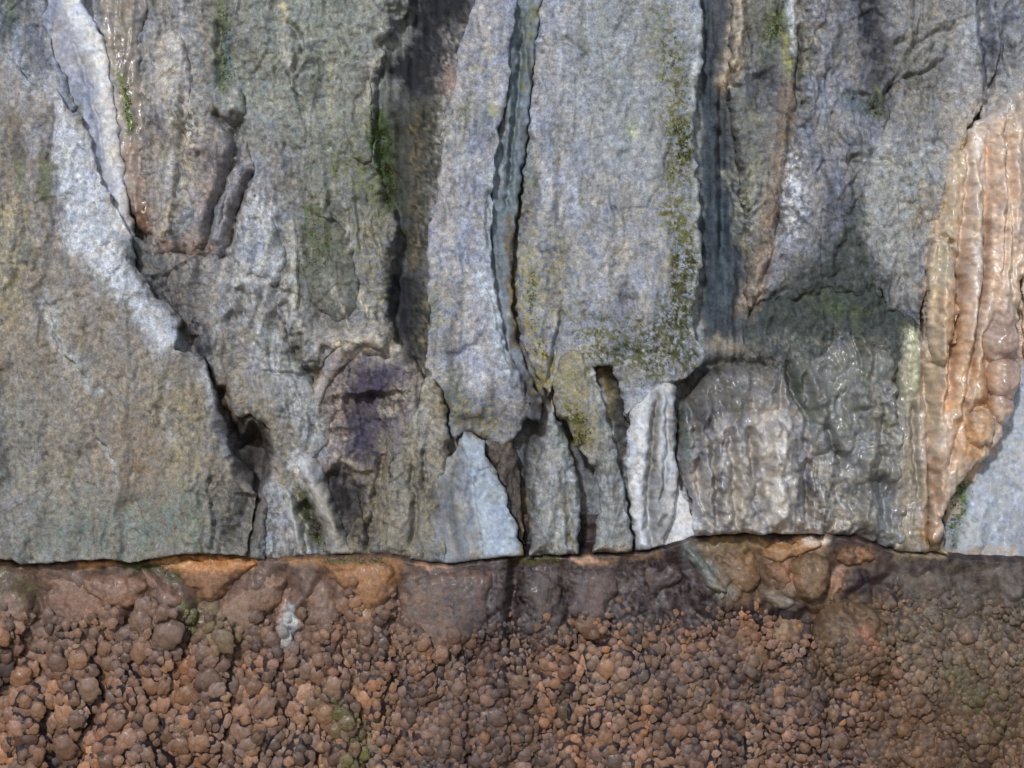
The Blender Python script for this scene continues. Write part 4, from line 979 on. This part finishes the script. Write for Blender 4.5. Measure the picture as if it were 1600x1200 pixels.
cur = shell('flowstone_curtain', [(1516, 196), (1548, 176), (1590, 120), (1622, 150), (1616, 300), (1600, 440), (1590, 500), (1592, 580), (1576, 650), (1558, 688), (1528, 724), (1496, 752), (1474, 800), (1470, 846), (1446, 852), (1450, 780),
                             (1452, 650), (1440, 560), (1446, 450), (1450, 384), (1470, 350), (1478, 270)],
      26, M_FLOW, relief=relief_curtain, base=(220, 198, 178), edge=(18, 22), dome=16, rough=1.0, tilt=(0, 0.05), smooth_poly=1, label='tall wet orange and pink flowstone curtain at the right edge', category='flowstone')
for kx, ky, kr, ke in ((1566, 536, 31, 1.05), (1570, 590, 28, 1.4), (1564, 638, 21, 1.35)):
    ka = np.linspace(0, 2 * math.pi, 14, endpoint=False)
    shell('knob', np.stack([kx + kr * np.cos(ka), ky + kr * ke * np.sin(ka)], 1), 52 - (ky - 536) * .07, M_FLOW, relief=relief_lobe, base=(172, 142, 132), edge=(kr * .8, kr * .9), dome=kr * .7, smooth_poly=1,
          warp=(2, .5), back=80, under=2, rough=.8, use_strokes=False, parent=cur)
shell('knob', [(1520, 640), (1540, 632), (1556, 650), (1560, 676), (1540, 700), (1516, 700), (1508, 670)],
      58, M_FLOW, relief=relief_lobe, base=(204, 158, 116), edge=(14, 18), dome=16, smooth_poly=1, back=70, use_strokes=False, parent=cur)
shell('lobe', [(1452, 372), (1478, 364), (1496, 390), (1500, 470), (1492, 540), (1474, 580), (1452, 560), (1446, 460)],
      50, M_FLOW, relief=relief_flow, base=(196, 168, 136), edge=(14, 16), dome=10, smooth_poly=1, back=70, rough=.7, parent=cur)

# ------------------------------------------------------------------ the brown crust below the line
def crust_h(x, y):
    t = y - line(x)
    h = -32 + 46 * sstep(-18, 5, t) + 16 * sstep(4, 120, t) + 8 * sstep(100, 400, t)
    wx = x + 12 * fbm(x / 60, y / 80, 2, 701)
    f1, f2, cid = worley(wx / 92, y / 230, 711)
    h += (24 * sstep(0.0, 0.5, f2 - f1) - 18 + 8 * (cid - .5)) * sstep(0, 60, t)
    f1, f2, cid = worley(wx / 34, y / 44, 721)
    h += (10 * sstep(0, 0.45, f2 - f1) - 7 + 5 * (cid - .5)) * sstep(20, 90, t)
    f1, f2, cid = worley((wx + 3 * fbm(x / 15, y / 15, 2, 741)) / 13, y / 15, 751)
    h += 3 * (.5 - f1) * sstep(40, 110, t)
    g = np.exp(-((x - 803 + 0.02 * (y - 900)) / 9.0) ** 2) * 26 + np.exp(-((x - 838) / 40.0) ** 2) * 10
    h -= g * sstep(-10, 20, t) * (1 - 0.5 * sstep(100, 260, t))
    h -= 16 * np.exp(-((x - 1075) / 34.0) ** 2) * np.exp(-((y - 960) / 60.0) ** 2)
    return h + 2.0 * fbm(x / 16, y / 18, 3, 731)

crust_loc = (0.0, 0.09, 0.0)
X, Y = np.meshgrid(axis(-700, -40, 1640, 2300, 3.0, 8.0), axis(806, 806, 1240, 1365, 2.5, 7.0))
x, y = X.ravel(), Y.ravel()
h = crust_h(x, y)
V = to_world(x, y, h, 0) - np.array(crust_loc)
C = stain_shade(x, y, (58, 44, 48), CRUST_PAINT)
ny, nx = X.shape
I = np.arange(ny * nx).reshape(ny, nx)
F = np.stack([I[:-1, :-1].ravel(), I[1:, :-1].ravel(), I[1:, 1:].ravel(), I[:-1, 1:].ravel()], 1)
crust = link('nodular_crust', make_mesh('nodular_crust', V, F, C), M_CRUST, loc=crust_loc,
             label='reddish-brown knobbly calcite crust covering the wall below the dark line', category='crust')

LOBES = [  # outline, how far proud, base colour
 ([(74, 890), (130, 884), (205, 886), (222, 900), (215, 930), (190, 965), (160, 985), (120, 990), (85, 975), (66, 930)], 10, (142, 108, 92)),
 ([(-60, 900), (10, 905), (50, 915), (58, 960), (40, 1000), (0, 985), (-50, 960)], 8, (134, 104, 88)),
 ([(112, 895), (160, 893), (214, 896), (236, 912), (226, 935), (196, 956), (165, 950), (130, 930)], 18, (148, 108, 88)),
 ([(240, 874), (300, 868), (412, 872), (398, 888), (374, 902), (358, 930), (328, 946), (300, 928), (276, 902), (246, 890)], 16, (170, 118, 76)),
 ([(214, 886), (240, 892), (268, 908), (292, 932), (284, 950), (252, 964), (238, 940), (228, 910)], 12, (140, 106, 96)),
 ([(372, 904), (402, 892), (438, 896), (452, 912), (440, 944), (415, 962), (392, 998), (346, 1004), (328, 965), (350, 940)], 9, (146, 112, 92)),
 ([(436, 908), (462, 902), (466, 940), (458, 975), (440, 990), (418, 975), (424, 945)], 16, (160, 110, 88)),
 ([(452, 896), (500, 892), (530, 920), (540, 965), (520, 1000), (486, 985), (470, 950)], 8, (124, 100, 92)),
 ([(492, 880), (560, 874), (626, 876), (624, 920), (604, 956), (570, 964), (540, 930)], 14, (152, 108, 66)),
 ([(632, 890), (700, 890), (772, 884), (786, 910), (772, 960), (740, 1000), (690, 1030), (646, 1022), (624, 970), (622, 920)], 5, (128, 102, 92)),
 ([(812, 884), (872, 880), (878, 930), (872, 985), (836, 1000), (814, 960)], 2, (98, 82, 78)),
 ([(884, 882), (960, 880), (968, 930), (950, 985), (910, 990), (886, 950)], 8, (118, 94, 92)),
 ([(996, 880), (1030, 874), (1064, 880), (1066, 908), (1050, 930), (1020, 936), (998, 918)], 12, (122, 100, 94)),
 ([(1064, 858), (1084, 856), (1106, 876), (1126, 904), (1142, 926), (1120, 930), (1100, 918), (1086, 890)], 18, (128, 132, 130)),
 ([(1104, 862), (1150, 858), (1186, 866), (1192, 900), (1180, 924), (1150, 930), (1126, 900)], 14, (140, 110, 80)),
 ([(1186, 846), (1240, 842), (1296, 842), (1286, 862), (1240, 868), (1226, 882), (1196, 876)], 16, (170, 124, 78)),
 ([(1192, 884), (1216, 874), (1238, 884), (1242, 908), (1226, 926), (1204, 920)], 20, (160, 108, 78)),
 ([(1232, 874), (1262, 864), (1296, 872), (1302, 902), (1286, 934), (1262, 946), (1240, 930), (1234, 900)], 20, (124, 100, 74)),
 ([(1300, 852), (1340, 848), (1372, 862), (1364, 880), (1338, 884), (1316, 886), (1302, 874)], 14, (140, 108, 80)),
 ([(1304, 886), (1330, 886), (1324, 908), (1306, 938), (1288, 944), (1294, 912)], 16, (172, 132, 106)),
 ([(1184, 960), (1220, 952), (1258, 962), (1264, 995), (1250, 1022), (1220, 1030), (1194, 1010)], 14, (146, 114, 84)),
 ([(1186, 918), (1230, 926), (1250, 940), (1230, 956), (1196, 948)], 10, (140, 136, 132)),
 ([(1116, 985), (1150, 964), (1182, 975), (1200, 1010), (1206, 1040), (1180, 1062), (1150, 1056), (1126, 1020)], 18, (142, 110, 78)),
 ([(1374, 880), (1420, 872), (1500, 884), (1500, 920), (1450, 950), (1410, 960), (1384, 930)], 4, (108, 94, 86)),
 ([(1540, 905), (1600, 900), (1680, 905), (1690, 960), (1600, 980), (1550, 960)], 8, (124, 104, 98)),
]
for P, pr, bc in LOBES:
    P = np.array(P, float)
    c = P.mean(0)
    hb = float(crust_h(np.array([c[0]]), np.array([c[1]]))[0])
    top, bot = P[:, 1].min(), P[:, 1].max()
    tilt = (float(crust_h(np.array([c[0]]), np.array([bot]))[0]) - float(crust_h(np.array([c[0]]), np.array([top]))[0])) / (bot - top)
    shell('lobe', P, hb + .8 * pr - 12, M_CRUST, relief=relief_lobe, base=bc, step=2.0, edge=(24, 24), dome=13, smooth_poly=2, warp=(3, .8), back=45, under=3, rough=.55,
          tilt=(0, min(max(tilt, -.1), .45)), clip=False, paints=CRUST_PAINT, use_strokes=False, parent=crust)

# rounded boulder set in the crust, with knobbly face
BX, BY, BR = 1328, 1000, 62
bh = float(crust_h(np.array([BX + 0.0]), np.array([BY + 0.0]))[0])
ang = np.linspace(0, 2 * math.pi, 16, endpoint=False)
shell('boss', np.stack([BX + BR * (1 + .05 * np.cos(3 * ang)) * np.cos(ang), BY + BR * 1.02 * np.sin(ang)], 1), bh - 8, M_CRUST,
      relief=lambda x, y: 1.3 * relief_lobe(x, y) + 7 * (.5 - worley(x / 24, y / 26, 377)[0]), base=(116, 90, 66), edge=(34, 34), dome=24, smooth_poly=2, warp=(5, 1), back=60, under=3, clip=False,
      paints=CRUST_PAINT, use_strokes=False, parent=crust, label='round olive-brown boss bulging from the crust')

# ------------------------------------------------------------------ nodules: packed from large to small
rng = random.Random(7)
def nodule_start(x):
    xs = [-700, -60, 0, 60, 150, 230, 300, 340, 420, 520, 560, 610, 640, 720, 800, 880, 960, 1020, 1080, 1130, 1260, 1400, 1500, 1600, 2300]
    ys = [985, 985, 975, 985, 985, 960, 970, 975, 985, 985, 930, 945, 1000, 985, 990, 985, 970, 985, 990, 950, 1010, 945, 940, 955, 955]
    return float(np.interp(x, xs, ys))
CELL = 22
grid = {}
nods = []
def fits(x, y, r, slack):
    gx0, gy0 = int(x // CELL), int(y // CELL)
    R = 2
    for i in range(gx0 - R, gx0 + R + 1):
        for j in range(gy0 - R, gy0 + R + 1):
            for (a, b_, q) in grid.get((i, j), ()):
                if (x - a) ** 2 + ((y - b_) * .86) ** 2 < ((r + q) * slack) ** 2:
                    return False
    return True
pn_x = np.array([0.0])
lobe_polys = [np.array(p[0], float) for p in LOBES]
lobe_c = [(p.mean(0), max(np.ptp(p[:, 0]), np.ptp(p[:, 1])) / 2) for p in lobe_polys]
def size_at(x):      # the crust grows finer to the right
    return float(np.interp(x, [-700, 0, 500, 640, 900, 1050, 1300, 1450, 2300], [1.3, 1.25, 1.12, .9, .98, .95, .85, .76, .75]))
for rmin, rmax, tries in ((9, 12, 450), (6.8, 9, 6000), (4.8, 6.8, 26000), (3.5, 4.8, 60000)):
    for _ in range(tries):
        x = rng.uniform(-500, 2100); y = rng.uniform(900, 1330)
        ys = nodule_start(x)
        over = y - ys
        if over < rng.gauss(0, 14): continue
        r = rng.uniform(rmin, rmax) * size_at(x) * (1.0 if over > 40 else .85)
        if r < 2.6: continue
        if y > 1230 and r < 6: continue
        if (x - BX) ** 2 + (y - BY) ** 2 < (BR + r - 4) ** 2 and (r > 7.5 or y < BY - 8): continue
        if not fits(x, y, r, .74 if r > 8 else .70): continue
        grid.setdefault((int(x // CELL), int(y // CELL)), []).append((x, y, r))
        nods.append((x, y, r))
# a sprinkle of nodules on the smooth lobes and on the boulder
for (x, y, r) in [(400, 962, 9), (300, 960, 9), (318, 975, 11), (232, 945, 13), (228, 966, 15), (270, 985, 18), (262, 1003, 9), (900, 948, 9), (920, 975, 14), (575, 965, 14), (752, 960, 9), (664, 1000, 8), (690, 1018, 9)]:
    nods.append((x, y, r))
print('nodules', len(nods))
na = np.array(nods)
nh = crust_h(na[:, 0], na[:, 1])
for i, (P, pr, bc) in enumerate(LOBES):
    inside = sdf(np.array(P, float), na[:, 0], na[:, 1]) > 0
    nh[inside] += .8 * pr + 2
bd = np.clip(BR - np.hypot(na[:, 0] - BX, na[:, 1] - BY), 0, None) / BR
nh = np.where(bd > 0, np.maximum(nh, bh - 14 + 36 * np.sqrt(1 - (1 - bd) ** 2)), nh)
NC = stain_shade(na[:, 0], na[:, 1], (154, 116, 94), CRUST_PAINT)
hr = np.array([rng.random() for _ in nods]); hr2 = np.array([rng.random() for _ in nods])
NC *= (0.58 + 0.44 * hr)[:, None]
NC *= 1 + (hr2 - .5)[:, None] * np.array([.1, 0, -.22])

import bmesh
def nodule_mesh(seed, sub):
    bm = bmesh.new()
    bmesh.ops.create_icosphere(bm, subdivisions=sub, radius=1.0)
    bmesh.ops.delete(bm, geom=[v for v in bm.verts if v.co.y > 0.12], context='VERTS')
    bm.verts.ensure_lookup_table()
    co = np.array([v.co[:] for v in bm.verts])
    n = fbm(co[:, 0] * 1.5 + seed * 7.1, co[:, 2] * 1.5 + co[:, 1], 2, 800 + seed)
    n2 = worley(co[:, 0] * 2.2 + seed * 3.3, co[:, 2] * 2.2 + 5, 820 + seed)[0]
    s = 1 + 0.20 * n + 0.30 * (0.45 - n2) + 0.05 * fbm(co[:, 0] * 4 + seed, co[:, 2] * 4 + co[:, 1] * 2, 2, 840 + seed)
    co *= s[:, None]
    fc = np.array([[v.index for v in f.verts] for f in bm.faces])
    bm.free()
    return co, fc
variants3 = [nodule_mesh(k, 3) for k in range(8)]
variants1 = [nodule_mesh(k, 1) for k in range(8)]
variants2 = [nodule_mesh(k, 2) for k in range(8)]
inview = [(i, r) for i, (x, y, r) in enumerate(nods) if -10 < x < 1610 and y < 1210]
inview.sort(key=lambda t: -t[1])
chosen = set(i for i, _ in inview[:290])
nod_meshes = [make_mesh('nodule', c, f, None) for c, f in variants3]
for m_ in nod_meshes: m_.materials.append(M_NOD)
Vs, Fs, Cs, off = [], [], [], 0
for i, (x, y, r) in enumerate(nods):
    w = to_world(np.array([x]), np.array([y]), np.array([nh[i] - rng.uniform(0.04, 0.16) * r]), 0)[0] - np.array(crust_loc)
    k = rng.randrange(8)
    el = rng.uniform(.9, 1.3); ro = rng.uniform(-1.2, 1.2); dp = rng.uniform(.46, .66)
    rr = r * rng.uniform(1.18, 1.34)
    if i in chosen:
        o = link('nodule', nod_meshes[k], None, crust, loc=tuple(w))
        o.scale = (rr * S, r * S * dp, rr * S * el)
        o.rotation_euler = (0, ro, 0)
        o.color = (*NC[i], 1)
    else:
        c, f = variants2[k] if r > 5.6 else variants1[k]
        q = c * np.array([rr * S, r * S * dp, rr * S * el])
        q = np.stack([q[:, 0] * math.cos(ro) + q[:, 2] * math.sin(ro), q[:, 1], -q[:, 0] * math.sin(ro) + q[:, 2] * math.cos(ro)], 1)
        Vs.append(q + w); Fs.append(f + off); Cs.append(np.repeat(NC[i:i + 1], len(c), 0)); off += len(c)
link('small_nodules', make_mesh('small_nodules', np.concatenate(Vs), np.concatenate(Fs), np.concatenate(Cs)), M_CRUST, crust, kind='stuff')

# ------------------------------------------------------------------ moss: small upright leaves wherever it grows
MOSS = [([(1064, 195), (1072, 230), (1062, 262)], 12, 900), ([(1040, 60), (1060, 130), (1064, 300), (1070, 420), (1060, 500)], 20, 800), ([(915, 552), (985, 520), (1040, 570), (1085, 520)], 36, 1300),
        ([(1072, 390), (1060, 450), (1050, 520)], 16, 700), ([(590, 180), (600, 250), (612, 315)], 12, 900), ([(194, 120), (199, 165), (204, 205)], 6, 350), ([(892, 640), (910, 665), (905, 692)], 12, 600),
        ([(1508, 755), (1500, 800), (1490, 852)], 11, 500), ([(832, 430), (830, 480), (848, 560)], 8, 350), ([(345, 20), (350, 90), (348, 130)], 10, 350), ([(480, 335), (500, 390), (478, 420)], 18, 450),
        ([(1210, 25), (1213, 55)], 14, 250), ([(215, 884), (245, 886), (275, 902)], 6, 250), ([(800, 876), (870, 873)], 4, 250), ([(500, 874), (600, 876)], 4, 250), ([(1365, 150), (1372, 182)], 9, 200),
        ([(476, 800), (492, 835), (504, 855)], 9, 250), ([(300, 955), (306, 985)], 9, 150), ([(530, 1095), (565, 1150), (545, 1195)], 18, 300)]
bpy.context.view_layer.update()
dg = bpy.context.evaluated_depsgraph_get()
MV, MF, MC = [], [], []
mr_ = random.Random(23)
for P_, w_, n_ in MOSS:
    P_ = np.array(P_, float)
    for _ in range(n_):
        f = mr_.random() * (len(P_) - 1)
        i0 = min(int(f), len(P_) - 2)
        q = P_[i0] * (1 - f + i0) + P_[i0 + 1] * (f - i0)
        mx, my = q[0] + mr_.gauss(0, w_ * .6), q[1] + mr_.gauss(0, w_ * .6)
        if float(fbm(np.array([mx / 11]), np.array([my / 13]), 2, 57)[0]) < -.12: continue
        o_ = to_world(np.array([mx]), np.array([my]), np.array([20.0]), 20)[0]
        ok, loc, nor, _i, ob, _m = scene.ray_cast(dg, Vector((o_[0], -2.0, o_[2])), Vector((0, 1, 0)))
        if not ok: continue
        L_ = mr_.uniform(1.6, 3.6) * S
        d_ = (nor * .7 + Vector((mr_.uniform(-.8, .8), -.25, mr_.uniform(-.5, .9)))).normalized()
        sd_ = d_.cross(Vector((mr_.uniform(-1, 1), mr_.uniform(-1, 1), mr_.uniform(-1, 1)))).normalized() * L_ * .38
        b0 = loc - nor * .001
        k0 = len(MV)
        MV += [b0 - sd_, b0 + sd_, b0 + d_ * L_ + sd_ * .4, b0 + d_ * L_ - sd_ * .4]
        MF.append((k0, k0 + 1, k0 + 2, k0 + 3))
        c_ = lin((88 + mr_.uniform(-26, 34), 94 + mr_.uniform(-24, 30), 40 + mr_.uniform(-12, 22)))
        MC += [c_] * 4
link('moss', make_mesh('moss', np.array([v[:] for v in MV]), np.array(MF), np.array(MC), smooth=False), M_ROCK, kind='stuff', label='olive-green moss tufts growing along edges and cracks of the rock', category='moss')
print('triangles', sum(len(m.loops) - 2 * len(m.polygons) for m in bpy.data.meshes))
